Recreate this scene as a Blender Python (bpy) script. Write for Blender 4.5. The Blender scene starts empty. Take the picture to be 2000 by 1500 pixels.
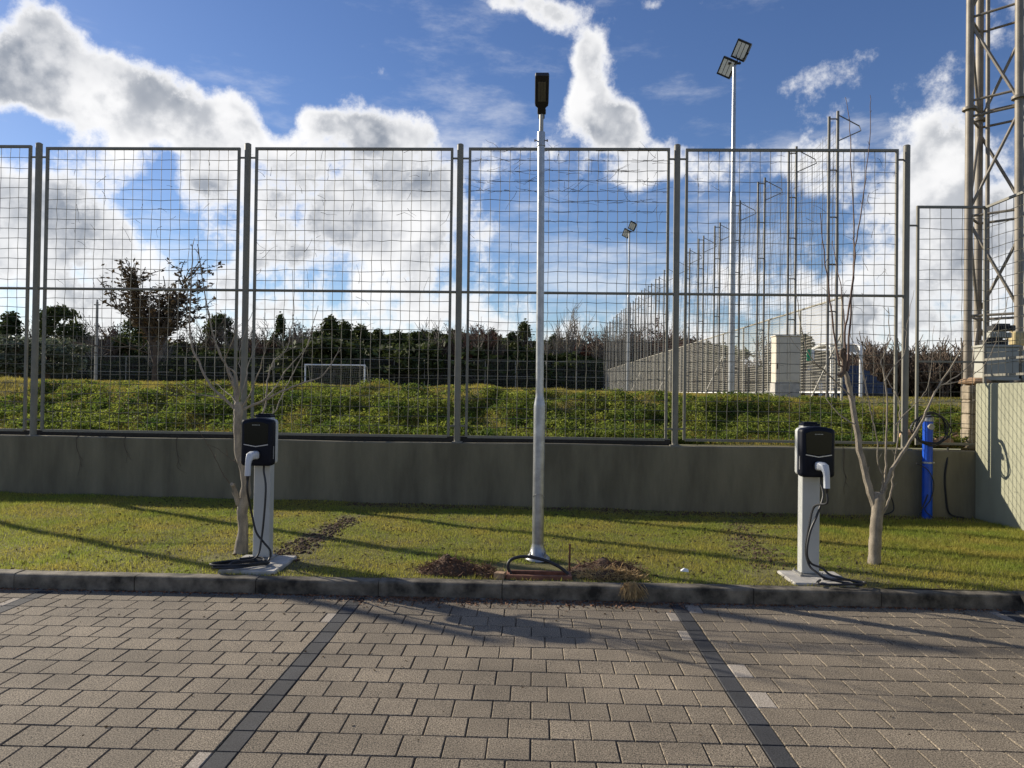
import bpy, math, random
import numpy as np
from mathutils import Matrix, Vector
random.seed(7); rng = np.random.default_rng(7)
S = bpy.context.scene
COL = S.collection
R = math.radians

# ------------------------------------------------------------------ camera
FPX = 1390.0
EYE = Vector((0, 0, 1.62))
CM = Matrix.Rotation(R(1.73), 3, 'Z') @ Matrix.Rotation(R(90.68), 3, 'X') @ Matrix.Rotation(0.013, 3, 'Z')
cd = bpy.data.cameras.new('camera'); cam = bpy.data.objects.new('camera', cd); COL.objects.link(cam)
cam.matrix_world = Matrix.Translation(EYE) @ CM.to_4x4()
cd.sensor_width = 36; cd.lens = FPX / 2000 * 36; cd.clip_end = 9000; cd.clip_start = 0.05
S.camera = cam

def ray(px, py):
    return CM @ Vector(((px - 1000) / FPX, (750 - py) / FPX, -1))
def atY(px, py, Y):
    r = ray(px, py); return EYE + r * (Y / r.y)
def atZ(px, py, z):
    r = ray(px, py); return EYE + r * ((z - EYE.z) / r.z)
CMI = CM.inverted()
def proj(p):
    v = CMI @ (Vector(p) - EYE)
    if v.z >= -0.01: return None
    return (1000 + FPX * v.x / -v.z, 750 - FPX * v.y / -v.z, -v.z)

# ------------------------------------------------------------------ light
SUN_EL, SUN_LEFT = R(24.5), R(62)          # elevation, angle to the left of +Y
sun_dir = Vector((-math.sin(SUN_LEFT) * math.cos(SUN_EL), math.cos(SUN_LEFT) * math.cos(SUN_EL), math.sin(SUN_EL)))
sl = bpy.data.lights.new('sun', 'SUN'); sl.energy = 5.0; sl.angle = R(0.55); sl.color = (1, 0.9, 0.74)
so = bpy.data.objects.new('sun', sl); COL.objects.link(so)
so.rotation_euler = (-sun_dir).to_track_quat('-Z', 'Y').to_euler(); so.location = (-20, 10, 15)

world = bpy.data.worlds.new('World'); S.world = world; world.use_nodes = True
nt = world.node_tree; nt.nodes.clear()
def N(tree, t, **k):
    n = tree.nodes.new(t)
    for a, b in k.items(): setattr(n, a, b)
    return n
def L(tree, a, b): tree.links.new(a, b)
def mth(tree, op, a, b=None, c=None, clamp=False):
    n = N(tree, 'ShaderNodeMath', operation=op); n.use_clamp = clamp
    for i, x in enumerate((a, b, c)):
        if x is None: continue
        if isinstance(x, (int, float)): n.inputs[i].default_value = x
        else: L(tree, x, n.inputs[i])
    return n.outputs[0]
def vmth(tree, op, a, b=None, c=None):
    n = N(tree, 'ShaderNodeVectorMath', operation=op)
    for i, x in enumerate((a, b, c)):
        if x is None: continue
        if isinstance(x, (tuple, list, Vector)): n.inputs[i].default_value = tuple(x)
        else: L(tree, x, n.inputs[i])
    return n.outputs['Value'] if op == 'DOT_PRODUCT' else n.outputs[0]
out = N(nt, 'ShaderNodeOutputWorld'); bg = N(nt, 'ShaderNodeBackground')
SKY_STRENGTH = 0.086
bg.inputs[1].default_value = SKY_STRENGTH
sky = N(nt, 'ShaderNodeTexSky', sky_type='NISHITA'); sky.sun_disc = False
sky.sun_elevation = SUN_EL; sky.sun_rotation = -SUN_LEFT
sky.air_density = 1.0; sky.dust_density = 0.25; sky.ozone_density = 3.0; sky.altitude = 300
tc = N(nt, 'ShaderNodeTexCoord'); D = tc.outputs['Generated']
sep = N(nt, 'ShaderNodeSeparateXYZ'); L(nt, D, sep.inputs[0])
az = mth(nt, 'ARCTAN2', sep.outputs[0], sep.outputs[1]); el = mth(nt, 'ARCSINE', sep.outputs[2])
cmb = N(nt, 'ShaderNodeCombineXYZ'); L(nt, az, cmb.inputs[0]); L(nt, el, cmb.inputs[1]); P = cmb.outputs[0]
def noise(tree, vec, scale, detail, rough, dist=0.0):
    n = N(tree, 'ShaderNodeTexNoise'); n.inputs['Scale'].default_value = scale; n.inputs['Detail'].default_value = detail
    n.inputs['Roughness'].default_value = rough; n.inputs['Distortion'].default_value = dist
    L(tree, vec, n.inputs['Vector']); return n.outputs['Fac']
def cloudnoise(vec, da=7, db=6):
    a = noise(nt, vec, 4.2, da, 0.6); b = noise(nt, vec, 17.0, db, 0.68)
    return mth(nt, 'ADD', mth(nt, 'MULTIPLY', mth(nt, 'SUBTRACT', a, 0.5), 1.5), mth(nt, 'MULTIPLY', mth(nt, 'SUBTRACT', b, 0.5), 0.9))
# where the clouds stand in the sky, read from the photograph: x, y, rx, ry (photo pixels), weight
BLOBS = [(80, 60, 70, 70, .5), (40, 150, 110, 70, .45), (210, 150, 130, 80, .5), (330, 200, 120, 70, .5), (440, 250, 90, 50, .45),
         (250, 240, 200, 50, .3), (40, 255, 75, 40, -.55), (130, 400, 170, 90, .4), (30, 420, 120, 110, .25), (290, 395, 55, 45, -.4), (325, 315, 22, 40, -.3),
         (410, 350, 60, 50, .3), (375, 480, 80, 35, -.15), (545, 240, 32, 40, -.45), (625, 235, 48, 25, .4), (755, 250, 75, 35, .45), (680, 400, 170, 110, .5),
         (600, 320, 60, 40, .1), (860, 320, 60, 60, .25), (750, 90, 260, 90, -.5), (450, 80, 130, 70, -.55), (930, 190, 110, 70, -.45), (740, 135, 45, 20, .38),
         (1000, 5, 85, 28, .55), (1090, 40, 60, 32, .55), (1150, 100, 34, 40, .6), (1145, 170, 32, 40, .55), (1205, 235, 55, 42, .65), (1250, 330, 80, 60, .4),
         (1050, 400, 120, 70, -.3), (1270, 430, 90, 60, -.3), (945, 400, 40, 80, .3), (1290, 120, 90, 90, -.4), (1275, 15, 30, 22, .4), (1400, 180, 90, 90, -.4),
         (1640, 110, 130, 32, .24), (1560, 165, 60, 26, .26), (1740, 160, 110, 34, .15), (1500, 60, 140, 40, -.3), (1560, 225, 40, 30, .15), (1560, 300, 130, 40, .25),
         (1400, 310, 60, 40, .25), (1450, 420, 90, 60, -.25), (1620, 440, 80, 60, -.2), (1840, 300, 70, 80, .5), (1860, 470, 130, 120, .4), (1750, 60, 110, 60, -.35), (1800, 190, 70, 40, -.15)]
acc = None
for x, y, rx, ry, w in BLOBS:
    r = ray(x, y).normalized(); a = math.atan2(r.x, r.y); e = math.asin(r.z)
    r2 = ray(x + 5, y).normalized(); ka = abs(math.atan2(r2.x, r2.y) - a) / 5
    r3 = ray(x, y - 5).normalized(); ke = abs(math.asin(r3.z) - e) / 5
    sa, se = 1 / (rx * ka), 1 / (ry * ke)
    v = vmth(nt, 'MULTIPLY_ADD', P, (sa, se, 0), (-a * sa, -e * se, 0))
    g = mth(nt, 'POWER', 0.45, vmth(nt, 'DOT_PRODUCT', v, v))
    acc = mth(nt, 'MULTIPLY_ADD', g, w, 0.0 if acc is None else acc)
# more cloud towards the horizon, all the way round
band = mth(nt, 'POWER', 0.4, mth(nt, 'POWER', mth(nt, 'DIVIDE', mth(nt, 'ABSOLUTE', el), R(10)), 2.0))
G = mth(nt, 'ADD', mth(nt, 'MULTIPLY_ADD', band, 0.36, -0.12), acc)
C = mth(nt, 'ADD', cloudnoise(D), G)
C2 = cloudnoise(vmth(nt, 'ADD', D, tuple(sun_dir * 0.045)), 4, 3)
def sstep(x, a, b):
    n = N(nt, 'ShaderNodeMapRange', interpolation_type='SMOOTHSTEP'); L(nt, x, n.inputs[0])
    n.inputs[1].default_value = a; n.inputs[2].default_value = b; return n.outputs[0]
dens = mth(nt, 'MULTIPLY', sstep(C, -0.05, 0.27), sstep(el, -0.03, 0.0))
cirrus = sstep(noise(nt, vmth(nt, 'MULTIPLY', D, (1.0, 1.0, 3.0)), 4.5, 8, 0.62), 0.5, 0.78)
dens = mth(nt, 'MAXIMUM', dens, mth(nt, 'MULTIPLY', mth(nt, 'MULTIPLY', cirrus, 0.5), sstep(el, -0.03, 0.0)))
thick = sstep(C, 0.12, 0.4)
lit = sstep(mth(nt, 'SUBTRACT', mth(nt, 'SUBTRACT', C, G), C2), -0.18, 0.3)
puff = sstep(noise(nt, D, 7.0, 4, 0.55), 0.38, 0.6)
grey = mth(nt, 'MULTIPLY', thick, mth(nt, 'SUBTRACT', 1.0, mth(nt, 'MULTIPLY', mth(nt, 'ADD', mth(nt, 'MULTIPLY', lit, 0.6), mth(nt, 'MULTIPLY', puff, 0.4)), 0.9)))
def rgbmix(tree, f, a, b):
    n = N(tree, 'ShaderNodeMix', data_type='RGBA')
    for k, x in ((0, f), (6, a), (7, b)):
        if isinstance(x, (int, float)): n.inputs[k].default_value = x
        elif isinstance(x, tuple): n.inputs[k].default_value = x + (1,) if len(x) == 3 else x
        else: L(tree, x, n.inputs[k])
    return n.outputs[2]
CW, CG = (9.3, 9.2, 9.1), (2.3, 2.6, 3.1)
ccol = rgbmix(nt, grey, CW, CG)
hs = N(nt, 'ShaderNodeHueSaturation'); hs.inputs['Saturation'].default_value = 1.12; hs.inputs['Hue'].default_value = 0.512; L(nt, sky.outputs[0], hs.inputs['Color'])
L(nt, rgbmix(nt, mth(nt, 'MULTIPLY', dens, 0.96), hs.outputs[0], ccol), bg.inputs[0]); L(nt, bg.outputs[0], out.inputs[0])

S.view_settings.view_transform = 'Standard'; S.view_settings.look = 'None'
S.view_settings.exposure = 0.45; S.view_settings.gamma = 1.0
try: S.cycles.use_denoising = True
except Exception: pass
S.cycles.max_bounces = 6; S.cycles.transparent_max_bounces = 12

# ------------------------------------------------------------------ materials
MATS = {}
def mat(name, col, rough=0.7, metal=0.0, var=0.18, scale=6.0, bump=0.15, bscale=60.0, dist=0.01, col2=None, fine=0.0, finescale=300, stretch=None,
        per=0.0, transl=0.0, coat=0.0, spec=0.5, lo=0.35, hi=0.65):
    if name in MATS: return MATS[name]
    m = bpy.data.materials.new(name); m.use_nodes = True; t = m.node_tree
    b = t.nodes['Principled BSDF']; o = t.nodes['Material Output']
    b.inputs['Roughness'].default_value = rough; b.inputs['Metallic'].default_value = metal
    b.inputs['Coat Weight'].default_value = coat; b.inputs['Specular IOR Level'].default_value = spec
    g = N(t, 'ShaderNodeNewGeometry'); pos = g.outputs['Position']
    if stretch: pos = vmth(t, 'MULTIPLY', pos, stretch)
    n1 = noise(t, pos, scale, 6, 0.6)
    r = N(t, 'ShaderNodeMapRange'); L(t, n1, r.inputs[0]); r.inputs[1].default_value = lo; r.inputs[2].default_value = hi
    c1 = tuple(c * (1 - var) for c in col); c2 = col2 or tuple(min(1, c * (1 + var)) for c in col)
    c = rgbmix(t, r.outputs[0], c1, c2)
    if fine:
        n2 = noise(t, g.outputs['Position'], finescale, 2, 0.7)
        f = mth(t, 'MULTIPLY_ADD', mth(t, 'SUBTRACT', n2, 0.5), fine * 4, 1.0)
        c = vmth(t, 'SCALE', c); c.node.inputs['Scale'].default_value = 1; L(t, f, c.node.inputs['Scale']); L(t, rgbmix(t, r.outputs[0], c1, c2), c.node.inputs[0])
    if per:
        oi = N(t, 'ShaderNodeObjectInfo')
        rnd = mth(t, 'FRACT', mth(t, 'ADD', oi.outputs['Random'], g.outputs['Random Per Island']))
        f = mth(t, 'MULTIPLY_ADD', rnd, 2 * per, 1 - per)
        src = c; n = N(t, 'ShaderNodeVectorMath', operation='SCALE'); L(t, src, n.inputs[0]); L(t, f, n.inputs['Scale']); c = n.outputs[0]
    L(t, c, b.inputs['Base Color'])
    if bump:
        bn = N(t, 'ShaderNodeBump'); bn.inputs['Strength'].default_value = bump; bn.inputs['Distance'].default_value = dist
        L(t, noise(t, g.outputs['Position'], bscale, 4, 0.6), bn.inputs['Height']); L(t, bn.outputs[0], b.inputs['Normal'])
    if transl:
        tr = N(t, 'ShaderNodeBsdfTranslucent'); L(t, c, tr.inputs[0]); mx = N(t, 'ShaderNodeMixShader'); mx.inputs[0].default_value = transl
        L(t, b.outputs[0], mx.inputs[1]); L(t, tr.outputs[0], mx.inputs[2]); L(t, mx.outputs[0], o.inputs[0])
    MATS[name] = m; return m

M_PAVER = mat('paver', (.18, .148, .107), .9, var=.22, scale=1.4, fine=1.5, finescale=150, per=.13, bump=.5, bscale=350, dist=.004)
M_PAVEL = mat('paver_pale', (.32, .28, .23), .9, var=.1, scale=2, fine=.8, finescale=135, per=.1, bump=.5, bscale=350, dist=.004)
M_PAVED = mat('paver_dark', (.036, .037, .04), .85, var=.25, scale=3, fine=.9, finescale=135, per=.2, bump=.5, bscale=350, dist=.004)
M_JOINT = mat('joint_sand', (.14, .113, .08), .95, var=.4, scale=9)
M_MORTAR = mat('mortar', (.17, .165, .15), .9, var=.35, scale=7, bump=.4)
M_KERB = mat('kerb_concrete', (.09, .078, .058), .9, var=.75, col2=(.24, .21, .16), scale=5.0, fine=.25, finescale=220, per=.12, bump=.4, bscale=120, dist=.006)
M_SOIL = mat('soil', (.11, .068, .042), .95, var=.45, scale=9, bump=.9, bscale=45, dist=.03)
M_TURF = mat('turf_soil', (.14, .125, .04), .95, var=.4, scale=3, bump=.8, bscale=60, dist=.02)
M_GROUND = mat('far_ground', (.08, .085, .035), .95, var=.35, scale=.25, bump=.3)
M_GRASS = mat('grass_blade', (.42, .36, .08), .65, var=.0, col2=(.25, .31, .05), scale=1.5, per=.4, transl=.5, bump=0, spec=.25)
M_FIELD = mat('field_grass', (.33, .28, .065), .8, var=.25, scale=.7, per=.3, transl=.5, bump=0, spec=.2)
M_WEED = mat('weed_leaf', (.05, .1, .018), .7, var=.0, col2=(.24, .27, .045), scale=2.6, per=.5, transl=.5, bump=0, spec=.2)
M_STRAW = mat('straw', (.5, .36, .17), .8, var=.3, scale=20, per=.35, transl=.3, bump=0)
M_ROOT = mat('roots', (.17, .09, .05), .9, var=.4, scale=30, per=.4, bump=0)
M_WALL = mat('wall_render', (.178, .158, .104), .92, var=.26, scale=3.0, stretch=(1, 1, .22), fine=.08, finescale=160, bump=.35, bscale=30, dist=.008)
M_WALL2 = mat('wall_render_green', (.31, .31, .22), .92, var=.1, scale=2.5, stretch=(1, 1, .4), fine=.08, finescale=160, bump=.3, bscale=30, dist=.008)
M_MEMB = mat('black_membrane', (.012, .013, .016), .6, var=.3, scale=12, bump=.5, bscale=25, dist=.02)
M_POST = mat('fence_paint', (.19, .18, .145), .55, var=.12, scale=5, bump=.1)
M_WIRE = mat('fence_wire', (.12, .115, .09), .6, var=.25, scale=8, bump=0)
M_MAST = mat('mast_paint', (.21, .185, .148), .55, metal=.1, var=.2, scale=5, bump=.05)
M_GALV = mat('galvanised', (.35, .36, .365), .38, metal=.75, var=.18, scale=14, bump=.06, bscale=80)
M_GALV2 = mat('galvanised_dull', (.33, .32, .29), .55, metal=.45, var=.18, scale=6, bump=.06)
M_BLACK = mat('black_plastic', (.012, .012, .013), .45, var=.1, bump=.03)
M_LENS = mat('led_lens', (.09, .085, .065), .25, var=.1, scale=40, bump=0)
M_LED = mat('flood_led', (.75, .75, .72), .3, var=.08, scale=20, bump=0)
M_NAVY = mat('navy_plastic', (.004, .006, .014), .5, var=.1, bump=.04, bscale=400, dist=.001, spec=.18)
M_SCREEN = mat('black_glass', (.006, .007, .006), .2, var=.05, bump=0, spec=.25)
M_SILVER = mat('silver_trim', (.5, .5, .5), .35, metal=.5, var=.06, bump=0)
M_WPAINT = mat('white_powdercoat', (.46, .47, .45), .5, var=.06, scale=4, bump=.04)
M_PLUG = mat('plug_grey', (.55, .58, .62), .4, var=.05, bump=.03)
M_CABLE = mat('black_cable', (.016, .017, .02), .5, var=.2, scale=20, bump=.05)
M_SLAB = mat('slab_concrete', (.42, .4, .36), .9, var=.22, scale=7, fine=.15, finescale=200, bump=.3, bscale=100, dist=.004)
M_BARK = mat('pale_bark', (.27, .23, .175), .85, var=.3, scale=22, stretch=(1, 1, .35), fine=.2, finescale=120, bump=.5, bscale=70, dist=.006)
M_TWIG = mat('red_twig', (.12, .07, .048), .7, var=.3, scale=12, bump=.1)
M_DTWIG = mat('dark_twig', (.1, .072, .052), .9, var=.3, scale=3, bump=0)
M_PTWIG = mat('pale_twig', (.24, .21, .17), .9, var=.3, scale=3, bump=0)
M_RTWIG = mat('russet_twig', (.14, .07, .045), .9, var=.3, scale=3, bump=0, per=.3)
M_EVER = mat('evergreen', (.036, .056, .018), .7, var=.0, col2=(.085, .1, .03), scale=.5, per=.5, transl=.25, bump=0, spec=.2)
M_OLIVE = mat('olive_leaf', (.12, .14, .085), .6, var=.2, scale=.8, per=.4, transl=.25, bump=0)
M_DLEAF = mat('dry_leaf', (.07, .05, .028), .8, var=.3, scale=2, per=.4, transl=.3, bump=0)
M_BLUE = mat('blue_pipe', (.005, .075, .5), .35, var=.1, scale=8, bump=.04)
M_RUST = mat('rust', (.1, .045, .022), .9, var=.4, scale=30, bump=.4)
M_BRICK = mat('brick_red', (.2, .09, .055), .9, var=.3, scale=12, bump=.5)
M_PIER = mat('pier_stone', (.3, .25, .18), .9, var=.3, scale=7, bump=.6, bscale=30)
M_STONE = mat('field_stone', (.4, .26, .15), .9, var=.3, scale=7, bump=.6, bscale=30)
M_CABI = mat('cabinet_cream', (.6, .55, .45), .6, var=.08, scale=3, bump=.1)
M_GBOX = mat('grey_box', (.36, .36, .31), .6, var=.1, scale=4, bump=.1)
M_RBOX = mat('weathered_box', (.45, .36, .18), .7, var=.3, scale=8, bump=.2)
M_WHITE = mat('white_paint', (.8, .8, .78), .5, var=.05, bump=0)
M_LADDER = mat('ladder_steel', (.17, .165, .15), .55, metal=.2, var=.2, scale=5, bump=0)
M_NET = mat('net_cord', (.1, .1, .095), .8, var=.1, bump=0)
M_FMESH = mat('side_mesh', (.4, .38, .32), .6, var=.1, bump=0)
M_DFENCE = mat('far_mesh', (.11, .115, .11), .7, var=.15, bump=0)
M_SEAT = mat('blue_seat', (.014, .035, .085), .45, var=.15, scale=5, bump=0)
M_GREEN = mat('sign_green', (.0, .32, .16), .6, var=.05, bump=0)
M_PAPER = mat('paper', (.8, .8, .78), .8, var=.05, bump=0)

# ------------------------------------------------------------------ mesh helpers
def link(name, me, parent=None, loc=None):
    o = bpy.data.objects.new(name, me); COL.objects.link(o)
    if parent is not None: o.parent = parent
    if loc is not None: o.location = loc
    return o
def tag(o, label=None, cat=None, group=None, kind=None):
    for k, v in (('label', label), ('category', cat), ('group', group), ('kind', kind)):
        if v: o[k] = v
    return o
def empty(name, loc, label=None, cat=None, group=None):
    o = link(name, None, None, Vector(loc)); o.empty_display_size = .1
    return tag(o, label, cat, group)
def origin_of(parent):
    v = Vector((0, 0, 0))
    while parent is not None: v += parent.location; parent = parent.parent
    return v
class MB:
    def __init__(s): s.V = []; s.F = []
    def add(s, vs, fs):
        b = len(s.V); s.V += [tuple(v) for v in vs]; s.F += [tuple(i + b for i in f) for f in fs]; return s
    def box(s, x0, x1, y0, y1, z0, z1, bev=0.0):
        if bev <= 0:
            return s.add([(x, y, z) for z in (z0, z1) for y in (y0, y1) for x in (x0, x1)],
                         [(0, 2, 3, 1), (4, 5, 7, 6), (0, 1, 5, 4), (1, 3, 7, 5), (3, 2, 6, 7), (2, 0, 4, 6)])
        pr = [(z0, bev), (z0 + bev, 0), (z1 - bev, 0), (z1, bev)]; rings = []
        for z, i in pr:
            X0, X1, Y0, Y1 = x0 + i, x1 - i, y0 + i, y1 - i; c = bev * .7
            rings.append([(X0 + c, Y0, z), (X1 - c, Y0, z), (X1, Y0 + c, z), (X1, Y1 - c, z), (X1 - c, Y1, z), (X0 + c, Y1, z), (X0, Y1 - c, z), (X0, Y0 + c, z)])
        return s.loft(rings)
    def loft(s, rings, cap=True):
        n = len(rings[0]); vs = [v for r in rings for v in r]; fs = []
        for k in range(len(rings) - 1):
            for i in range(n):
                j = (i + 1) % n; fs.append((k * n + i, k * n + j, (k + 1) * n + j, (k + 1) * n + i))
        if cap: fs.append(tuple(range(n - 1, -1, -1))); fs.append(tuple((len(rings) - 1) * n + i for i in range(n)))
        return s.add(vs, fs)
    def tube(s, pts, rad, n=8, cap=True):
        pts = [Vector(p) for p in pts]
        if isinstance(rad, (int, float)): rad = [rad] * len(pts)
        rings = []; ref = None
        for i, p in enumerate(pts):
            a = pts[max(i - 1, 0)]; b = pts[min(i + 1, len(pts) - 1)]; d = (b - a)
            if d.length < 1e-9: d = Vector((0, 0, 1))
            d.normalize()
            if ref is None: ref = Vector((1, 0, 0)) if abs(d.x) < .8 else Vector((0, 1, 0))
            u = (ref - d * ref.dot(d)); u.normalize(); w = d.cross(u); ref = u
            rings.append([tuple(p + (u * math.cos(2 * math.pi * k / n) + w * math.sin(2 * math.pi * k / n)) * rad[i]) for k in range(n)])
        return s.loft(rings, cap)
    def lathe(s, c, prof, n=20):
        c = Vector(c)
        return s.loft([[(c.x + r * math.cos(2 * math.pi * k / n), c.y + r * math.sin(2 * math.pi * k / n), c.z + z) for k in range(n)] for r, z in prof])
    def prism(s, outl, y0, y1, bev=0.0):   # outline in x,z ; extruded along y ; y0 is the front, bevelled
        def inset(k):
            cx = sum(p[0] for p in outl) / len(outl); cz = sum(p[1] for p in outl) / len(outl)
            sx = max(abs(p[0] - cx) for p in outl); sz = max(abs(p[1] - cz) for p in outl)
            return [(cx + (p[0] - cx) * (1 - k / sx), cz + (p[1] - cz) * (1 - k / sz)) for p in outl]
        rings = []
        if bev: rings.append([(x, y0, z) for x, z in inset(bev)]); rings.append([(x, y0 + bev * .4, z) for x, z in inset(bev * .35)]); rings.append([(x, y0 + bev, z) for x, z in outl])
        else: rings.append([(x, y0, z) for x, z in outl])
        rings.append([(x, y1, z) for x, z in outl])
        return s.loft(rings)
    def build(s, name, m, parent=None, smooth=False, origin=None, kind=None):
        o0 = Vector(origin) if origin is not None else origin_of(parent)
        me = bpy.data.meshes.new(name); me.from_pydata([(x - o0.x, y - o0.y, z - o0.z) for x, y, z in s.V], [], s.F); me.update()
        me.materials.append(m)
        if smooth:
            me.polygons.foreach_set('use_smooth', [True] * len(me.polygons))
            try: me.set_sharp_from_angle(angle=R(40))
            except Exception: pass
        o = link(name, me, parent, o0 if origin is not None else None)
        if kind: o['kind'] = kind
        return o
def npmesh(name, verts, nper, m, parent=None, kind=None, origin=(0, 0, 0)):
    """verts (n, nper, 3): n separate polygons of nper corners"""
    n = len(verts); me = bpy.data.meshes.new(name)
    me.vertices.add(n * nper); me.loops.add(n * nper); me.polygons.add(n)
    v = verts.reshape(-1, 3) - np.array(origin)
    me.vertices.foreach_set('co', v.astype(np.float32).ravel())
    me.loops.foreach_set('vertex_index', np.arange(n * nper, dtype=np.int32))
    me.polygons.foreach_set('loop_start', (np.arange(n) * nper).astype(np.int32))
    me.polygons.foreach_set('loop_total', np.full(n, nper, dtype=np.int32))
    me.update(calc_edges=True); me.materials.append(m)
    o = link(name, me, parent, Vector(origin) if parent is None else None)
    if kind: o['kind'] = kind
    return o
def blades(P, h, w, lean=.5):
    n = len(P); a = rng.uniform(0, 2 * np.pi, n); l = rng.uniform(0, lean, n) * h; b = rng.uniform(0, 2 * np.pi, n)
    V = np.zeros((n, 3, 3)); V[:, 0] = P; V[:, 1] = P; V[:, 2] = P
    V[:, 0, 0] -= np.cos(a) * w / 2; V[:, 0, 1] -= np.sin(a) * w / 2; V[:, 1, 0] += np.cos(a) * w / 2; V[:, 1, 1] += np.sin(a) * w / 2
    V[:, 2, 0] += np.cos(b) * l; V[:, 2, 1] += np.sin(b) * l; V[:, 2, 2] += h * .95; return V
def leaves(P, size, flat=0.0):
    n = len(P); u = rng.normal(size=(n, 3)); u[:, 2] *= (1 - flat); u /= np.linalg.norm(u, axis=1)[:, None]
    t = rng.normal(size=(n, 3)); v = np.cross(u, t); v /= np.linalg.norm(v, axis=1)[:, None]
    s = np.broadcast_to(np.asarray(size), (n,))[:, None]
    return np.stack([P - u * s, P + v * s * .45, P + u * s, P - v * s * .45], axis=1)
def vnoise(x, y, s, seed=0):
    """smooth value noise"""
    x = np.asarray(x) * s + seed * 17.3; y = np.asarray(y) * s + seed * 9.1
    xi = np.floor(x).astype(int); yi = np.floor(y).astype(int); fx = x - xi; fy = y - yi
    fx = fx * fx * (3 - 2 * fx); fy = fy * fy * (3 - 2 * fy)
    def h(a, b):
        k = (a * 374761393 + b * 668265263 + seed * 1442695) & 0x7fffffff
        k = ((k ^ (k >> 13)) * 1274126177) & 0x7fffffff
        return ((k ^ (k >> 16)) & 0xffff) / 65535.0
    return (h(xi, yi) * (1 - fx) + h(xi + 1, yi) * fx) * (1 - fy) + (h(xi, yi + 1) * (1 - fx) + h(xi + 1, yi + 1) * fx) * fy
def smooth01(t): t = np.clip(t, 0, 1); return t * t * (3 - 2 * t)

# ------------------------------------------------------------------ layout numbers (metres)
KERB_Y, KERB_H, KERB_W = 5.58, .12, .12
KERB_X = 3.75                       # where the kerb turns back towards the car park
WALL_Y, WALL_TOP = 9.72, .92
FY = 9.82                           # fence plane
RW_X = 5.92                         # face of the right-hand wall
FIELD_Z = 1.6

def lawn_z(x, y):
    t = smooth01((np.asarray(y) - 5.7) / 4.0)
    zw = .066 - .0093 * np.clip(x, -9, 8)
    pit_ = np.where((np.asarray(x) > -.18) & (np.asarray(x) < .32) & (np.asarray(y) > 5.76) & (np.asarray(y) < 5.95), -.11, 0)
    return pit_ + .112 + t * (zw - .112) + (vnoise(x, y, 1.3, 3) - .5) * .022 + (vnoise(x, y, 5, 4) - .5) * .008
def crest_z(x):
    return np.interp(x, [-9, -6.5, 0, 3, 4.4, 5.2, 6.2, 9], [1.68, 1.665, 1.625, 1.59, 1.56, 1.5, 1.38, 1.35])
def bank_z(x, y):
    x = np.asarray(x, float); y = np.asarray(y, float)
    t = smooth01((y - 9.95) / 3.0)
    z = .93 + (crest_z(x) - .93) * t + ((vnoise(x, y, 1.6, 5) - .5) * .2 + (vnoise(x, y, 4.2, 6) - .5) * .12) * np.clip(t * 3, 0, 1) * np.clip((13.6 - y) / 1.2, .15, 1)
    back = smooth01((y - 13.2) / 6); return z * (1 - back) + np.maximum(FIELD_Z, 0) * back

# ------------------------------------------------------------------ ground
g = MB()
g.add([(-3000, -3000, -.07), (RW_X + .1, -3000, -.07), (RW_X + .1, 9.9, -.07), (-3000, 9.9, -.07)], [(0, 1, 2, 3)])
g.add([(RW_X + .1, -3000, 1.78), (3000, -3000, 1.78), (3000, 9.9, 1.78), (RW_X + .1, 9.9, 1.78)], [(0, 1, 2, 3)])
tag(g.build('ground', M_GROUND), kind='structure')
def gridmesh(name, xs, ys, zf, m, parent=None):
    X, Y = np.meshgrid(xs, ys); Z = zf(X, Y); V = np.stack([X, Y, Z], -1).reshape(-1, 3); nx = len(xs)
    F = [(j * nx + i, j * nx + i + 1, (j + 1) * nx + i + 1, (j + 1) * nx + i) for j in range(len(ys) - 1) for i in range(nx - 1)]
    me = bpy.data.meshes.new(name); me.from_pydata(V.tolist(), [], F); me.materials.append(m)
    me.polygons.foreach_set('use_smooth', [True] * len(F)); me.update(); return link(name, me, parent)
xs = np.concatenate([[-3000, -300, -60, -20], np.arange(-14, 14.01, .14), [20, 60, 300, 3000]])
ys = np.concatenate([np.arange(9.9, 14.6, .12), [15.5, 17, 19, 22, 30, 45, 60, 75, 100, 200, 600, 3500]])
tag(gridmesh('sports_field', xs, ys, bank_z, M_TURF), kind='structure')
lawn = tag(gridmesh('lawn', np.concatenate([np.arange(-12, -.5, .1), np.arange(-.5, .6, .025), np.arange(.6, 6.01, .1)]), np.concatenate([np.arange(KERB_Y + KERB_W - .01, 6.05, .025), np.arange(6.05, 9.76, .1)]), lawn_z, M_TURF), kind='structure')
tag(gridmesh('side_lawn', np.arange(KERB_X + KERB_W - .01, 6.0, .1), np.arange(-4, KERB_Y + KERB_W + .05, .12), lawn_z, M_TURF), kind='structure')

# ------------------------------------------------------------------ paving
pave = MB(); pave.add([(-12, -6, -.012), (KERB_X + .05, -6, -.012), (KERB_X + .05, KERB_Y + .05, -.012), (-12, KERB_Y + .05, -.012)], [(0, 1, 2, 3)])
pave = tag(pave.build('parking_pavement', M_JOINT), kind='structure')
def paver_verts(cx, cy, w, d, dz=0.0, tx=0.0, ty=0.0):
    g_, b = .002, .0045; hw, hd = w / 2 - g_, d / 2 - g_
    pts = [(sx * (hw - i), sy * (hd - i), z) for z, i in ((-.05, 0), (-.006, 0), (0, b)) for sx, sy in ((-1, -1), (1, -1), (1, 1), (-1, 1))]
    return [(cx + x, cy + y, z + dz + tx * x + ty * y) for x, y, z in pts]
PF = [(k * 4 + i, k * 4 + (i + 1) % 4, (k + 1) * 4 + (i + 1) % 4, (k + 1) * 4 + i) for k in (0, 1) for i in range(4)] + [(8, 9, 10, 11)]
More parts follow.
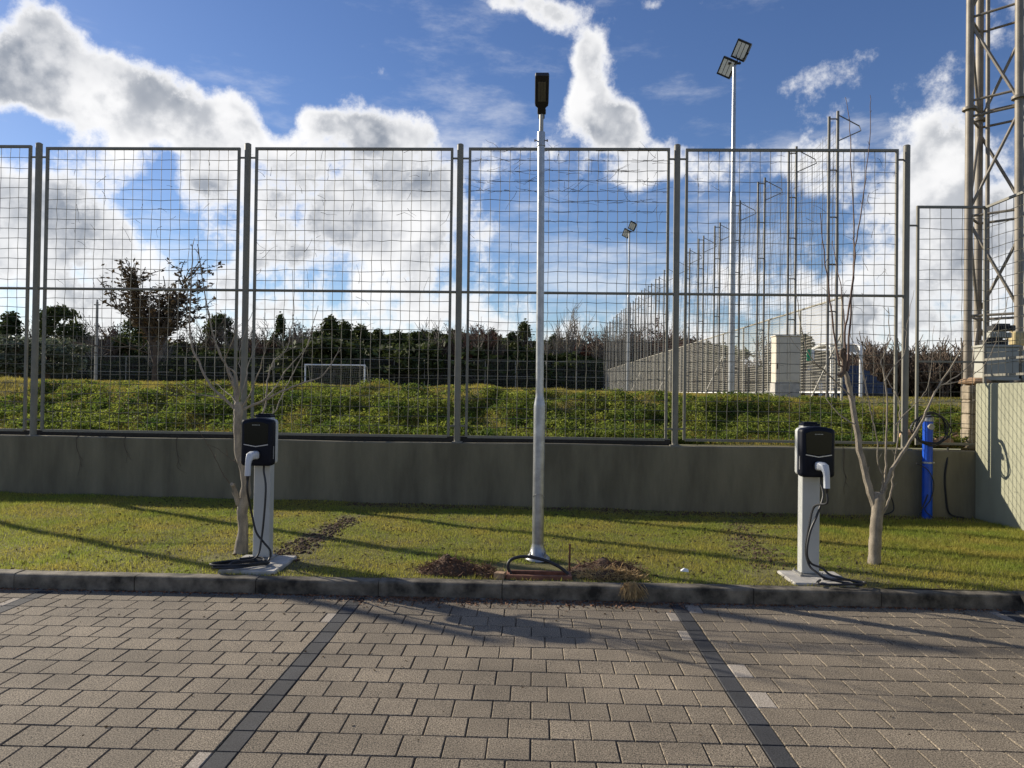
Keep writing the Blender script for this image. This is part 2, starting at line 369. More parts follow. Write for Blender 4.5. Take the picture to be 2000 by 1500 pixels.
LINES = [-6.31, -3.83, -1.35, 1.13, 3.61]; LW = .108
rowb = [3.157 + .199 * k for k in range(-45, 13)]
pieces = []       # cx, cy, w, d, kind
for ri in range(len(rowb) - 1):
    y0, y1 = rowb[ri], rowb[ri + 1]; cy, d = (y0 + y1) / 2, y1 - y0
    edges = [-12] + LINES + [KERB_X]
    for k in range(len(edges) - 1):
        a = edges[k] + (LW / 2 if k else 0); b = edges[k + 1] - (LW / 2 if k < len(edges) - 2 else 0)
        x = a; first = .199 if (ri + k) % 2 else .11
        ws = []
        while x < b - 1e-4:
            w = first if not ws else .199
            if b - x - w < .05: w = b - x
            ws.append(w); pieces.append((x + w / 2, cy, w, d, 'pale' if (w < .13 and random.random() < .3) else 'n')); x += w
    for lx in LINES: pieces.append((lx, cy, LW, d, 'dark'))
def vis_area(p):
    q = proj((p[0], p[1], 0))
    if q is None or not (-60 < q[0] < 2060 and q[1] < 1570): return 0
    return p[2] * p[3] / q[2] ** 3
order = sorted(pieces, key=vis_area, reverse=True)
single = {'n': 0, 'pale': 0, 'dark': 0}; cache = {}; rest = {'n': MB(), 'pale': MB(), 'dark': MB()}
PM = {'n': M_PAVER, 'pale': M_PAVEL, 'dark': M_PAVED}
nsing = 0
for p in order:
    cx, cy, w, d, k = p; va = vis_area(p); dz = random.uniform(-.0012, .001); tx, ty = random.gauss(0, .0025), random.gauss(0, .0025)
    jx, jy = random.gauss(0, .0012), random.gauss(0, .0012)
    if va > 0 and (k == 'dark' or nsing < 300):
        if k != 'dark': nsing += 1
        key = (round(w, 2), k)
        if key not in cache:
            me = bpy.data.meshes.new('paver'); me.from_pydata(paver_verts(0, 0, key[0] if abs(key[0] - .2) > .006 else .199, d), [], PF); me.materials.append(PM[k]); cache[key] = me
        o = link('dark_paver' if k == 'dark' else 'paver', cache[key], pave, (cx + jx, cy + jy, dz)); o.rotation_euler = (ty, -tx, random.gauss(0, .003))
    else:
        rest[k].add(paver_verts(cx + jx, cy + jy, w, d, dz, tx, ty), PF)
for k in rest:
    if rest[k].F: rest[k].build({'n': 'outer_pavers', 'pale': 'outer_cut_pavers', 'dark': 'outer_dark_pavers'}[k], PM[k], pave, kind='stuff')
# mortar strip along the kerb
ms = MB(); x = -12.0
while x < KERB_X - .02:
    w = min(random.uniform(.12, .3), KERB_X - x); hz = random.uniform(-.004, .003)
    ms.add([(x, 5.546, -.01), (x + w, 5.546, -.01), (x + w, KERB_Y + .01, hz + .004), (x, KERB_Y + .01, hz + .004), (x, 5.546, hz), (x + w, 5.546, hz)], [(4, 5, 2, 3), (0, 1, 5, 4)]); x += w
ms.build('mortar_strip', M_MORTAR, pave, kind='stuff')

# ------------------------------------------------------------------ kerb
kb = MB(); kb.box(-12, KERB_X + KERB_W - .02, KERB_Y + .03, KERB_Y + KERB_W - .01, -.06, KERB_H - .03); kb.box(KERB_X + .03, KERB_X + KERB_W - .01, -4, KERB_Y + .029, -.06, KERB_H - .03)
kerb = tag(kb.build('kerb', M_MORTAR), kind='structure')
def kerb_stone(x0, x1, y0, y1, front):
    b = .018; dz = random.uniform(-.005, .005); s_ = random.uniform(-.004, .004)
    m = MB()
    if front == 'y':
        pr = [(y0 + s_, -.05), (y0 + s_, KERB_H - b), (y0 + s_ + b * .4, KERB_H - b * .3), (y0 + s_ + b, KERB_H), (y1, KERB_H), (y1, -.05)]
        m.loft([[(x, y, z + dz) for y, z in pr] for x in (x0 + .003, x1 - .003)])
    else:
        pr = [(x0, -.05), (x0, KERB_H - b), (x0 + b * .4, KERB_H - b * .3), (x0 + b, KERB_H), (x1, KERB_H), (x1, -.05)]
        m.loft([[(x, y, z + dz) for x, z in pr] for y in (y1 - .003, y0 + .003)])
    m.build('kerb_stone', M_KERB, kerb)
jx = [-1.2 + .975 * k for k in range(-11, 6)]; jx[-1] = KERB_X
for a, b in zip(jx[:-1], jx[1:]): kerb_stone(a, b, KERB_Y, KERB_Y + KERB_W, 'y')
for k in range(9): kerb_stone(KERB_X, KERB_X + KERB_W, KERB_Y - .975 * (k + 1) + KERB_W * (k == -1), KERB_Y - .975 * k + (KERB_W if k == 0 else 0), 'x')

# ------------------------------------------------------------------ retaining walls
w = MB()
xsW = np.arange(-16, RW_X + .26, .5)
rings = []
for x in xsW:
    j = (vnoise(x, 0, .8, 8) - .5) * .012; tz = WALL_TOP + (vnoise(x, 3, .7, 9) - .5) * .018
    rings.append([(x, WALL_Y + j, -.05), (x, WALL_Y + j, tz - .012), (x, WALL_Y + j + .012, tz), (x, WALL_Y + .25, tz), (x, WALL_Y + .25, -.05)])
w.loft(rings)
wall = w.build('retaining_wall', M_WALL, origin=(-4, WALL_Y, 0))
tag(wall, 'long low grey rendered retaining wall under the tall mesh fence', 'wall')
w = MB(); rings = []
for y in np.arange(-4, WALL_Y + .24, .5):
    j = (vnoise(y, 0, .8, 18) - .5) * .01
    rings.append([(RW_X + j, y, -.05), (RW_X + .25, y, -.05), (RW_X + .25, y, 1.82), (RW_X + j + .012, y, 1.82), (RW_X + j, y, 1.808)])
rings.append([(x, WALL_Y - .004, z) for x, y, z in rings[-1]])
w.loft(rings)
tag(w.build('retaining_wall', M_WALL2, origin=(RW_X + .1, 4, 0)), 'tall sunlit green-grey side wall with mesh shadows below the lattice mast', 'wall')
w = MB()
for k in range(6): w.box(RW_X + .06 + random.uniform(0, .02), RW_X + .3, WALL_Y + .252 + random.uniform(0, .015), WALL_Y + .45, .6 + .2 * k, .797 + .2 * k, .015)
tag(w.build('stone_pillar', M_PIER, origin=(RW_X + .1, WALL_Y + .3, .6)), 'short brown stone pier closing the end of the sunlit side wall', 'pillar')
# drainage membrane
mb = MB(); rings = []
for x in np.arange(-15.5, 1.95, .12):
    y = WALL_Y + .2 + .025 * (vnoise(x, 0, 2.5, 11) - .5); h = WALL_TOP + .075 + .035 * (vnoise(x, 1, 1.4, 12) - .5)
    rings.append([(x, y, .85), (x, y - .004, h), (x, y + .03, h + .006), (x, y + .05, h - .02), (x, y + .05, .85)])
mb.loft(rings)
tag(mb.build('drainage_membrane', M_MEMB, origin=(-4, WALL_Y + .2, .9)), 'black drainage membrane strip edging the top of the low wall', 'membrane')

# ------------------------------------------------------------------ grass
def lawn_mask(x, y):
    """0 where bare soil shows"""
    m = np.ones_like(x)
    def seg(ax, ay, bx, by, r):
        t = np.clip(((x - ax) * (bx - ax) + (y - ay) * (by - ay)) / ((bx - ax) ** 2 + (by - ay) ** 2), 0, 1)
        d = np.hypot(x - ax - t * (bx - ax), y - ay - t * (by - ay)) + (vnoise(x, y, 6, 21) - .5) * .22
        return smooth01((d - r) / .12)
    A = [atZ(*p, .12) for p in ((545, 1085), (610, 1050), (690, 1005), (1500, 1110), (1440, 1010), (850, 1115), (1080, 1105), (1210, 1110))]
    m *= .12 + .88 * seg(A[0].x, A[0].y, A[1].x, A[1].y, .15); m *= .15 + .85 * seg(A[1].x, A[1].y, A[2].x, A[2].y, .1)
    m *= .45 + .55 * seg(A[3].x, A[3].y, A[4].x, A[4].y, .14)
    m *= seg(A[5].x, A[5].y, A[6].x, A[6].y, .1); m *= .1 + .9 * seg(A[6].x, A[6].y, A[7].x, A[7].y, .16)
    m *= .25 + .75 * seg(-2.65, 6.35, -2.0, 6.1, .2); m *= .3 + .7 * seg(2.0, 6.0, 2.6, 5.95, .2)
    m *= np.where(y > WALL_Y - .28 - .25 * vnoise(x, y, 2, 22), np.where(x > -2.5, .25, .75), 1)
    for x0, x1, y0, y1 in ((-2.56, -2.09, 5.76, 6.31), (2.1, 2.56, 5.72, 6.13), (-.26, .42, 5.72, 6.0)):
        m = np.where((x > x0) & (x < x1) & (y > y0) & (y < y1), 0, m)
    return m
def scatter(n, x0, x1, y0, y1, mask=None):
    x = rng.uniform(x0, x1, n); y = rng.uniform(y0, y1, n)
    if mask is not None: k = rng.random(n) < mask(x, y); x, y = x[k], y[k]
    return x, y
x, y = scatter(330000, -7.6, RW_X - .02, KERB_Y + KERB_W, WALL_Y - .01, lawn_mask)
hh = .014 + .022 * rng.random(len(x)) * (.5 + vnoise(x, y, 1.7, 31)) + .03 * (rng.random(len(x)) < .03)
hh += .03 * smooth01((x - 2.9) / 1.5) * rng.random(len(x))
x2, y2 = scatter(60000, KERB_X + KERB_W, RW_X, 1.5, KERB_Y + KERB_W)
x = np.concatenate([x, x2]); y = np.concatenate([y, y2]); hh = np.concatenate([hh, .03 + .035 * rng.random(len(x2))])
Pn = np.stack([x, y, lawn_z(x, y) - .003], -1)
tag(npmesh('lawn_grass', blades(Pn, hh, .0045 + .003 * rng.random(len(x)), .9), 3, M_GRASS, kind='stuff'), 'short yellow-green turf on the verge between kerb and low wall', 'grass')
x, y = scatter(2600, -5, 5.5, 5.72, 9.6)
tag(npmesh('lawn_litter', leaves(np.stack([x, y, lawn_z(x, y) + .012], -1), .008 + .018 * rng.random(len(x)), .7), 4, M_DLEAF, kind='stuff'), 'scattered dry leaf litter lying in the verge grass', 'leaf litter')
# bank weeds: clumps of small leaves
cx, cy = scatter(8200, -9, 7.6, 9.97, 13.4, lambda x, y: np.clip(1.15 * smooth01((vnoise(x, y, 2.3, 42) - .25) / .35), .12, 1) * np.interp(y, [9.9, 11.7, 12.6, 13.4], [1, 1, .35, .1])); hgt = (.03 + .17 * vnoise(cx, cy, 1.9, 41) ** 1.5 + .06 * rng.random(len(cx))) * np.interp(cy, [9.9, 11, 12.4, 13.3], [1, 1.1, .75, .3])
n = 32; X = np.repeat(cx, n) + rng.normal(0, .075, len(cx) * n); Y = np.repeat(cy, n) + rng.normal(0, .06, len(cx) * n); Hh = np.repeat(hgt, n) * rng.random(len(cx) * n) ** .6
Y = np.maximum(Y, WALL_Y + .27)
Pn = np.stack([X, Y, bank_z(X, Y) + Hh], -1)
tag(npmesh('bank_weeds', leaves(Pn, .012 + .02 * rng.random(len(X)), .3), 4, M_WEED, kind='stuff'), 'lush green weeds and clover covering the bank behind the mesh fence', 'weeds')
x, y = scatter(150000, -10, 8, 10.0, 14.5); y = 10.0 + (y - 10.0)
hb = .03 + .07 * rng.random(len(x))
tag(npmesh('bank_grass', blades(np.stack([x, y, bank_z(x, y)], -1), hb, .008, .9), 3, M_FIELD, kind='stuff'), 'yellowing grass along the crest of the bank', 'grass')
x, y = scatter(60000, -26, 14, 14.5, 34)
tag(npmesh('pitch_grass', blades(np.stack([x, y, bank_z(x, y)], -1), .04 + .03 * rng.random(len(x)), .02, .9), 3, M_FIELD, kind='stuff'), 'mown green grass of the pitch beyond the bank', 'grass')

# ------------------------------------------------------------------ tall mesh fence
def wires(m, x0, x1, z0, z1, y, cell=.1375, r=.004, axis='x', jit=.006):
    nx = max(1, round((x1 - x0) / cell)); nz = max(1, round((z1 - z0) / cell))
    def pt(a, z, o):
        return (a, y + o, z) if axis == 'x' else (y + o, a, z)
    for j in range(1, nz):
        z = z0 + (z1 - z0) * j / nz; ph = random.uniform(0, 6); s_ = random.gauss(0, jit)
        m.tube([pt(x0 + (x1 - x0) * i / nx, z + random.gauss(0, jit * .5) + s_ * math.sin(i * .5 + ph), .003) for i in range(nx + 1)], r, 4, False)
    for i in range(0, nx + 1):
        a = x0 + (x1 - x0) * i / nx
        if i in (0, nx): continue
        m.tube([pt(a + random.gauss(0, jit * .55), z0 + (z1 - z0) * k / (nz), -.003) for k in range(nz + 1)], r, 4, False)
PX = [-10.0, -7.03, -4.04, -1.045, 1.945, 5.04]
fence = empty('mesh_fence', (-1, FY, WALL_TOP), 'tall five-bay painted steel fence with square wire mesh on the low wall', 'fence')
for px in PX:
    p = MB(); tl = random.uniform(-.012, .012)
    p.tube([(px, FY, WALL_TOP - .02), (px + tl, FY, 5.05)], .044, 14); p.tube([(px + tl, FY, 5.05), (px + tl, FY, 5.062)], [.046, .03], 14)
    p.box(px - .07, px + .07, FY - .07, FY + .07, WALL_TOP - .01, WALL_TOP + .012, .003); p.build('post', M_POST, fence, True)
for i in range(len(PX) - 1):
    x0, x1 = PX[i] + .125, PX[i + 1] - .125; z0, z1, zm = 1.0, 4.98, 3.0; t = .017; dz = random.uniform(-.015, .015)
    z1 += dz; f = MB()
    for xx in (x0, x1): f.box(xx - t, xx + t, FY - t, FY + t, z0, z1)
    for zz in (z0, z1): f.box(x0 + t, x1 - t, FY - t + .001, FY + t - .001, zz - t, zz + t) if zz == z0 else f.box(x0 - t, x1 + t, FY - t - .001, FY + t + .001, zz - .001, zz + .033)
    f.tube([(x0 - .1, FY - .005, zm), (x1 + .1, FY - .005, zm)], .019, 10)
    for zz in (4.86, z0 + .15):
        f.box(PX[i] + .03, x0 - t, FY - .004, FY + .004, zz - .013, zz + .013); f.box(x1 + t, PX[i + 1] - .03, FY - .004, FY + .004, zz - .013, zz + .013)
    fr = f.build('panel_frame', M_POST, fence)
    m = MB(); wires(m, x0 + t, x1 - t, z0, zm, FY); wires(m, x0 + t, x1 - t, zm, z1, FY)
    m.build('wire_mesh', M_WIRE, fr, kind='stuff')
# lower corner bay and the run along the side wall
SX = 6.1
lf = empty('corner_fence', (SX, FY, WALL_TOP), 'lower wire mesh fence turning the corner above the sunlit side wall', 'fence')
f = MB(); t = .016
f.box(5.2 - t, 5.2 + t, FY - t, FY + t, .98, 4.2); f.box(SX - t, SX + t, FY - t, FY + t, 1.0, 4.2)
f.box(5.2 - t, SX + t, FY - t - .001, FY + t + .001, 4.2, 4.232); f.box(5.2 + t, SX - t, FY - .012, FY + .012, 2.1, 2.125); f.box(5.2 + t, SX - t, FY - .014, FY + .014, .985, 1.015)
f.box(5.08, 5.2 - t, FY - .004, FY + .004, 3.95, 3.975)
fr = f.build('panel_frame', M_POST, lf); m = MB(); wires(m, 5.2 + t, SX - t, 1.0, 4.2, FY); m.build('wire_mesh', M_WIRE, fr, kind='stuff')
f = MB(); f.box(SX - t, SX + t, 1.5, FY - t - .002, 4.196, 4.226); f.box(SX - .012, SX + .012, 1.5, FY - t - .002, 2.13, 2.16); f.box(SX - .012, SX + .012, 1.5, FY - t - .002, 1.92, 1.95)
for yy in (7.0, 4.2, 1.5): f.tube([(SX, yy, 1.8), (SX, yy, 4.22)], .03, 10)
fr = f.build('panel_frame', M_POST, lf); m = MB(); wires(m, 1.5, FY - t, 1.95, 4.2, SX, axis='y'); m.build('wire_mesh', M_WIRE, fr, kind='stuff')
# dead vine tendrils caught in the mesh
tw = MB()
def tendril(x, z, n, l, hor):
    p = Vector((x, FY + random.uniform(-.02, .02), z)); a = random.choice((0, math.pi)) + random.gauss(0, .25) if hor else random.uniform(0, 6.28); pts = [p.copy()]
    for _ in range(n):
        a += random.gauss(0, .3); p = p + Vector((math.cos(a) * l, random.gauss(0, .006), math.sin(a) * l * (.35 if hor else 1))); pts.append(p.copy())
    tw.tube(pts, [.0035 * (1 - .6 * k / n) for k in range(n + 1)], 3, False)
def mz(k): return 4.98 - .1414 * k
for k in range(0, 9):
    for _ in range(int((20, 30, 26, 34, 34, 18, 10, 5, 3)[k])):
        tendril(random.uniform(-.85, 1.8) if k < 5 else random.uniform(0, 1.75), mz(k) + random.gauss(0, .012), random.randint(2, 5), random.uniform(.03, .08), random.random() < .75)
for _ in range(150): tendril(random.choice((random.uniform(-6.9, -1.1), random.uniform(2, 4.9), random.uniform(-6.9, 4.8))), random.choice((random.uniform(3, 4.95), random.uniform(1.2, 4.95))), random.randint(2, 5), random.uniform(.02, .06), False)
tag(tw.build('dead_vine', M_DTWIG, origin=(.4, FY, 4), kind='stuff'), 'dry vine tendrils caught in the upper wires of the mesh fence', 'vine')

# ------------------------------------------------------------------ lamp post
lb = atZ(1050, 1092, .12); LX, LY = lb.x, lb.y
lamp = empty('lamp_post', (LX, LY, .1), 'galvanised lamp post with black LED head rising from dug-up verge', 'lamp post')
z_ = lambda py: atY(1055, py, LY).z
zs = z_(785); zt = z_(268)
tl = atY(1057, 268, LY).x - LX
p = MB(); p.lathe((LX, LY, 0), [(.052, .1), (.052, zs - .04), (.05, zs - .02), (.037, zs + .05), (.036, zs + .08)], 22)
p.tube([(LX, LY, zs + .06), (LX + tl, LY, zt)], [.036, .031], 20)
pole = p.build('pole', M_GALV, lamp, True)
p = MB(); p.lathe((LX, LY, 0), [(.115, .118), (.11, .14), (.075, .17), (.056, .24), (.0535, .26)], 22)
for a in range(4): p.lathe((LX + .09 * math.cos(a * 1.57 + .78), LY + .09 * math.sin(a * 1.57 + .78), .15), [(.012, 0), (.012, .025), (.006, .027), (.006, .05)], 6)
p.build('base_flange', M_GALV, lamp, True)
p = MB(); zd = z_(965)
p.tube([(LX - .052, LY - .02, zd - .02), (LX - .03, LY - .045, zd), (LX, LY - .055, zd + .012), (LX + .03, LY - .045, zd), (LX + .052, LY - .02, zd - .02)], .004, 6)
p.build('door_hood', M_GALV, lamp, True)
p = MB(); p.tube([(LX + tl, LY, zt - .08), (LX + tl, LY, zt + .02), (LX + tl, LY, zt + .045)], [.036, .036, .034], 20)
p.tube([(LX + tl, LY, zt - .082), (LX + tl, LY, zt - .076)], .039, 20)
for s_ in (-1, 1):
    p.tube([(LX + tl + s_ * .034, LY, zt - .03), (LX + tl + s_ * .055, LY, zt - .03)], .005, 6); p.tube([(LX + tl + s_ * .05, LY, zt - .03), (LX + tl + s_ * .062, LY, zt - .03)], .011, 6)
p.build('collar', M_GALV, lamp, True)
p = MB(); zn = z_(218); p.tube([(LX + tl, LY, zt), (LX + tl, LY, zn + .02)], .019, 14); p.build('spigot', M_GALV2, lamp, True)
# head: built along local axis u (tilted up towards the car park)
tilt = R(38); U = Vector((0, -math.cos(tilt), math.sin(tilt))); Wn = Vector((0, -math.sin(tilt), -math.cos(tilt))); o = Vector((LX + tl, LY, zn))
def hp(x, u, v): return tuple(o + Vector((1, 0, 0)) * x + U * u + Wn * v)
def hloft(m, outl, v0, v1, bev=.006):
    m.loft([[hp(x * .94, u0 + (u - u0) * .97, v0) for x, u in outl for u0 in (.18,)], [hp(x, u, v0 + bev) for x, u in outl], [hp(x, u, v1 - bev) for x, u in outl], [hp(x * .94, .18 + (u - .18) * .97, v1) for x, u in outl]])
hd = MB(); hloft(hd, [(-.037, -.01), (.037, -.01), (.037, .05), (.058, .07), (.062, .1), (.062, .345), (.055, .36), (-.055, .36), (-.062, .345), (-.062, .1), (-.058, .07), (-.037, .05)], -.02, .03)
for k in range(5): hd.add([hp(x, u, v) for x, u, v in ((-.045 + k * .0225 - .003, .1, -.02), (-.045 + k * .0225 + .003, .1, -.02), (-.045 + k * .0225 + .003, .32, -.02), (-.045 + k * .0225 - .003, .32, -.02), (-.045 + k * .0225 - .003, .12, -.035), (-.045 + k * .0225 + .003, .12, -.035), (-.045 + k * .0225 + .003, .3, -.035), (-.045 + k * .0225 - .003, .3, -.035))], [(0, 1, 5, 4), (1, 2, 6, 5), (2, 3, 7, 6), (3, 0, 4, 7), (4, 5, 6, 7)])
head = hd.build('lamp_head', M_BLACK, lamp)
for k in range(3):
    l_ = MB(); xx = -.024 + k * .024; hloft(l_, [(xx - .011, .115), (xx + .011, .115), (xx + .011, .3), (xx - .011, .3)], .03, .034, .001); l_.build('led_lens', M_LENS, head)
nk = MB(); nk.tube([hp(0, -.06, .005), hp(0, .0, .005)], .03, 14); nk.box(LX + tl + .028, LX + tl + .04, LY - .015, LY + .015, zn - .02, zn + .015); nk.build('neck', M_BLACK, head, True)

# ------------------------------------------------------------------ dug pit, conduit, stake and heaps at the lamp
pit = MB(); px0, px1, py0, py1 = -.2, .33, 5.74, 5.96
pit.box(px0, px1, py0, py0 + .035, .05, .15, .006); pit.box(px0, px1, py1 - .03, py1, .05, .14, .006); pit.box(px0, px0 + .03, py0 + .036, py1 - .031, .05, .145, .005); pit.box(px1 - .03, px1, py0 + .036, py1 - .031, .05, .145, .005)
tag(pit.build('cable_pit_frame', M_BRICK, origin=((px0 + px1) / 2, 5.85, .05)), 'rectangular brick rim of the open cable pit by the lamp post', 'pit frame')
b = MB(); b.loft([[(px0 - .1, 5.74, z) , (px0 - .02, 5.72, z), (px0 - .005, 5.79, z), (px0 - .075, 5.82, z)] for z in (.1, .165)])
tag(b.build('loose_brick', M_STONE, origin=(px0 - .05, 5.77, .1)), 'pale broken brick lying beside the cable pit rim', 'brick')
def smoothpath(pts, k=6):
    pts = [Vector(p) for p in pts]; out_ = []
    for i in range(len(pts) - 1):
        p0, p1, p2, p3 = pts[max(i - 1, 0)], pts[i], pts[i + 1], pts[min(i + 2, len(pts) - 1)]
        for j in range(k):
            t = j / k; out_.append(.5 * ((2 * p1) + (p2 - p0) * t + (2 * p0 - 5 * p1 + 4 * p2 - p3) * t * t + (3 * p1 - p0 - 3 * p2 + p3) * t ** 3))
    out_.append(pts[-1]); return out_
c = MB(); c.tube(smoothpath([atY(998, 1122, 5.86), atY(992, 1105, 5.86), atY(1000, 1092, 5.87), atY(1025, 1087, 5.88), atY(1060, 1093, 5.87), atY(1090, 1106, 5.85), atY(1108, 1120, 5.83), atY(1114, 1132, 5.82)]), .0135, 10)
tag(c.build('cable_conduit', M_CABLE, True and None, True, origin=(.05, 5.86, .1)), 'black corrugated conduit looping out of the pit before the lamp post', 'conduit')
c = MB(); a = atY(1112, 1110, 6.02); b_ = atY(1113, 1064, 6.02); c.tube([(a.x, a.y, .05), (a.x, a.y, a.z), (b_.x, b_.y, b_.z)], [.009, .009, .008], 6); c.tube([(b_.x, b_.y, b_.z), (b_.x, b_.y, b_.z + .006)], [.011, .009], 6)
tag(c.build('iron_stake', M_RUST, origin=(a.x, a.y, .1)), 'rusty iron rod standing in the soil right of the lamp post', 'stake')
def heap(name, cx, cy, rx, ry, h, label, strands, ms_, seed, straw=0):
    e = empty(name, (cx, cy, .1), label, 'soil heap'); m = MB(); rings = []; nr, na = 9, 26
    vs = []; fs = []
    for i in range(nr + 1):
        for j in range(na):
            a = 2 * math.pi * j / na; r = 1 - i / nr * .98; x = cx + rx * r * math.cos(a); y = cy + ry * r * math.sin(a)
            hh_ = h * (1 - r ** 1.6) * (.55 + .9 * float(vnoise(x, y, 9, seed))) + .03 * (float(vnoise(x, y, 28, seed + 1)) - .5) * (1 - r ** 4)
            vs.append((x, y, .1 + hh_))
    for i in range(nr):
        for j in range(na): fs.append((i * na + j, i * na + (j + 1) % na, (i + 1) * na + (j + 1) % na, (i + 1) * na + j))
    m.add(vs, fs); m.build('soil_mound', M_SOIL, e)
    s_ = MB()
    for _ in range(strands):
        a = random.uniform(0, 6.28); r = random.random() ** .6; x = cx + rx * r * math.cos(a); y = cy + ry * r * math.sin(a); z = .11 + h * (1 - r ** 1.6) * .9
        p = Vector((x, y, z)); d = Vector((random.gauss(0, 1), random.gauss(0, 1), abs(random.gauss(0, .8)))).normalized(); pts = [p]
        for _k in range(3): d = (d + Vector((random.gauss(0, .5), random.gauss(0, .5), random.gauss(-.25, .4)))).normalized(); p = p + d * random.uniform(.012, .035); pts.append(p)
        s_.tube(pts, .0022, 3, False)
    s_.build('fibres', ms_, e, kind='stuff')
q = atZ(880, 1115, .12); heap('soil_heap', q.x, 5.92, .3, .15, .13, 'dark heap of dug soil and roots left of the lamp post', 500, M_ROOT, 51)
q = atZ(950, 1118, .12); heap('soil_heap', q.x, 5.86, .14, .1, .09, 'small dark clod heap between big root heap and pit', 220, M_ROOT, 53)
q = atZ(1180, 1108, .12); heap('soil_heap', q.x, 6.08, .34, .2, .1, 'crumbly brown soil heap right of the rusty stake', 420, M_ROOT, 55)
q = atZ(1195, 1128, .12); heap('straw_heap', q.x, 5.86, .3, .11, .07, 'pale dry straw and grass heap along the kerb right of the pit', 800, M_STRAW, 57)
s_ = MB(); q = atY(1235, 1140, 5.56)
for _ in range(170):
    p = Vector((q.x + random.gauss(0, .03), 5.6 + random.uniform(-.01, .05), KERB_H + .01 + random.random() * .02)); pts = [p]
    d = Vector((random.gauss(0, .35), -.6, random.uniform(-.2, .3)))
    for _k in range(4): d = d + Vector((random.gauss(0, .25), 0, -.4)); p = p + d.normalized() * random.uniform(.02, .04); p.y = min(p.y, 5.572) if p.z < KERB_H else p.y; p.z = max(p.z, .004); pts.append(p)
    s_.tube(pts, .002, 3, False)
tag(s_.build('straw_tuft', M_STRAW, origin=(q.x, 5.58, .05)), 'tuft of dry grass hanging over the kerb face', 'grass tuft')
# crumbs of soil on the paving by the kerb
n = 2600; x = np.where(np.arange(n) < 900, rng.normal(.35, .55, n), rng.uniform(-5, 3.7, n)); y = KERB_Y - .02 - np.abs(rng.normal(0, .09, n)); y[900:] = KERB_Y - .004 - np.abs(rng.normal(0, .018, n - 900)); k = (rng.random(n) < .5) & (np.arange(n) < 900); x[k] = rng.normal(-.9, .35, k.sum())
tag(npmesh('spilt_crumbs', leaves(np.stack([x, y, np.full(n, .006)], -1), .006 + .012 * rng.random(n), .6), 4, M_ROOT, kind='stuff'), 'spilt soil crumbs and dry stalks on the paving along the kerb', 'debris')
c = MB(); q = atZ(1337, 1116, .15); c.add([(q.x - .035, q.y - .02, .155), (q.x + .03, q.y - .025, .15), (q.x + .035, q.y + .02, .165), (q.x, q.y + .03, .172), (q.x - .03, q.y + .02, .158), (q.x, q.y, .178)], [(0, 1, 5), (1, 2, 5), (2, 3, 5), (3, 4, 5), (4, 0, 5)])
tag(c.build('paper_scrap', M_PAPER, origin=(q.x, q.y, .15)), 'crumpled white paper scrap on the grass near the kerb', 'litter')
# clods along the trenches
def clods(name, pts, n, label, spread):
    m = MB()
    for _ in range(n):
        k = random.randrange(len(pts) - 1); t = random.random(); p = pts[k].lerp(pts[k + 1], t); x = p.x + random.gauss(0, spread); y = p.y + random.gauss(0, spread); r = random.uniform(.005, .02)
        z = float(lawn_z(x, y)); ph = random.random() * 6
        ring = lambda rr, zz: [(x + rr * math.cos(ph + k2 * 1.047) * random.uniform(.75, 1.2), y + rr * math.sin(ph + k2 * 1.047) * random.uniform(.75, 1.2), z + zz) for k2 in range(6)]
        m.loft([ring(r, -.01), ring(r * 1.05, r * .4), ring(r * .5, r * .85)])
    tag(m.build(name, M_SOIL, origin=(pts[0].x, pts[0].y, .1), kind='stuff'), label, 'soil')
clods('trench_soil', [atZ(p[0], p[1], .12) for p in ((545, 1090), (610, 1052), (690, 1007))], 520, 'crumbly soil line of a filled trench from charger to wall', .09)
clods('trench_soil', [atZ(p[0], p[1], .12) for p in ((1510, 1112), (1470, 1060), (1430, 1008))], 260, 'faint soil line of a filled trench near the right charger', .1)
clods('wall_foot_soil', [Vector((-2.5, 9.55, 0)), Vector((5.7, 9.55, 0))], 700, 'loose soil clods along the foot of the low wall', .09)

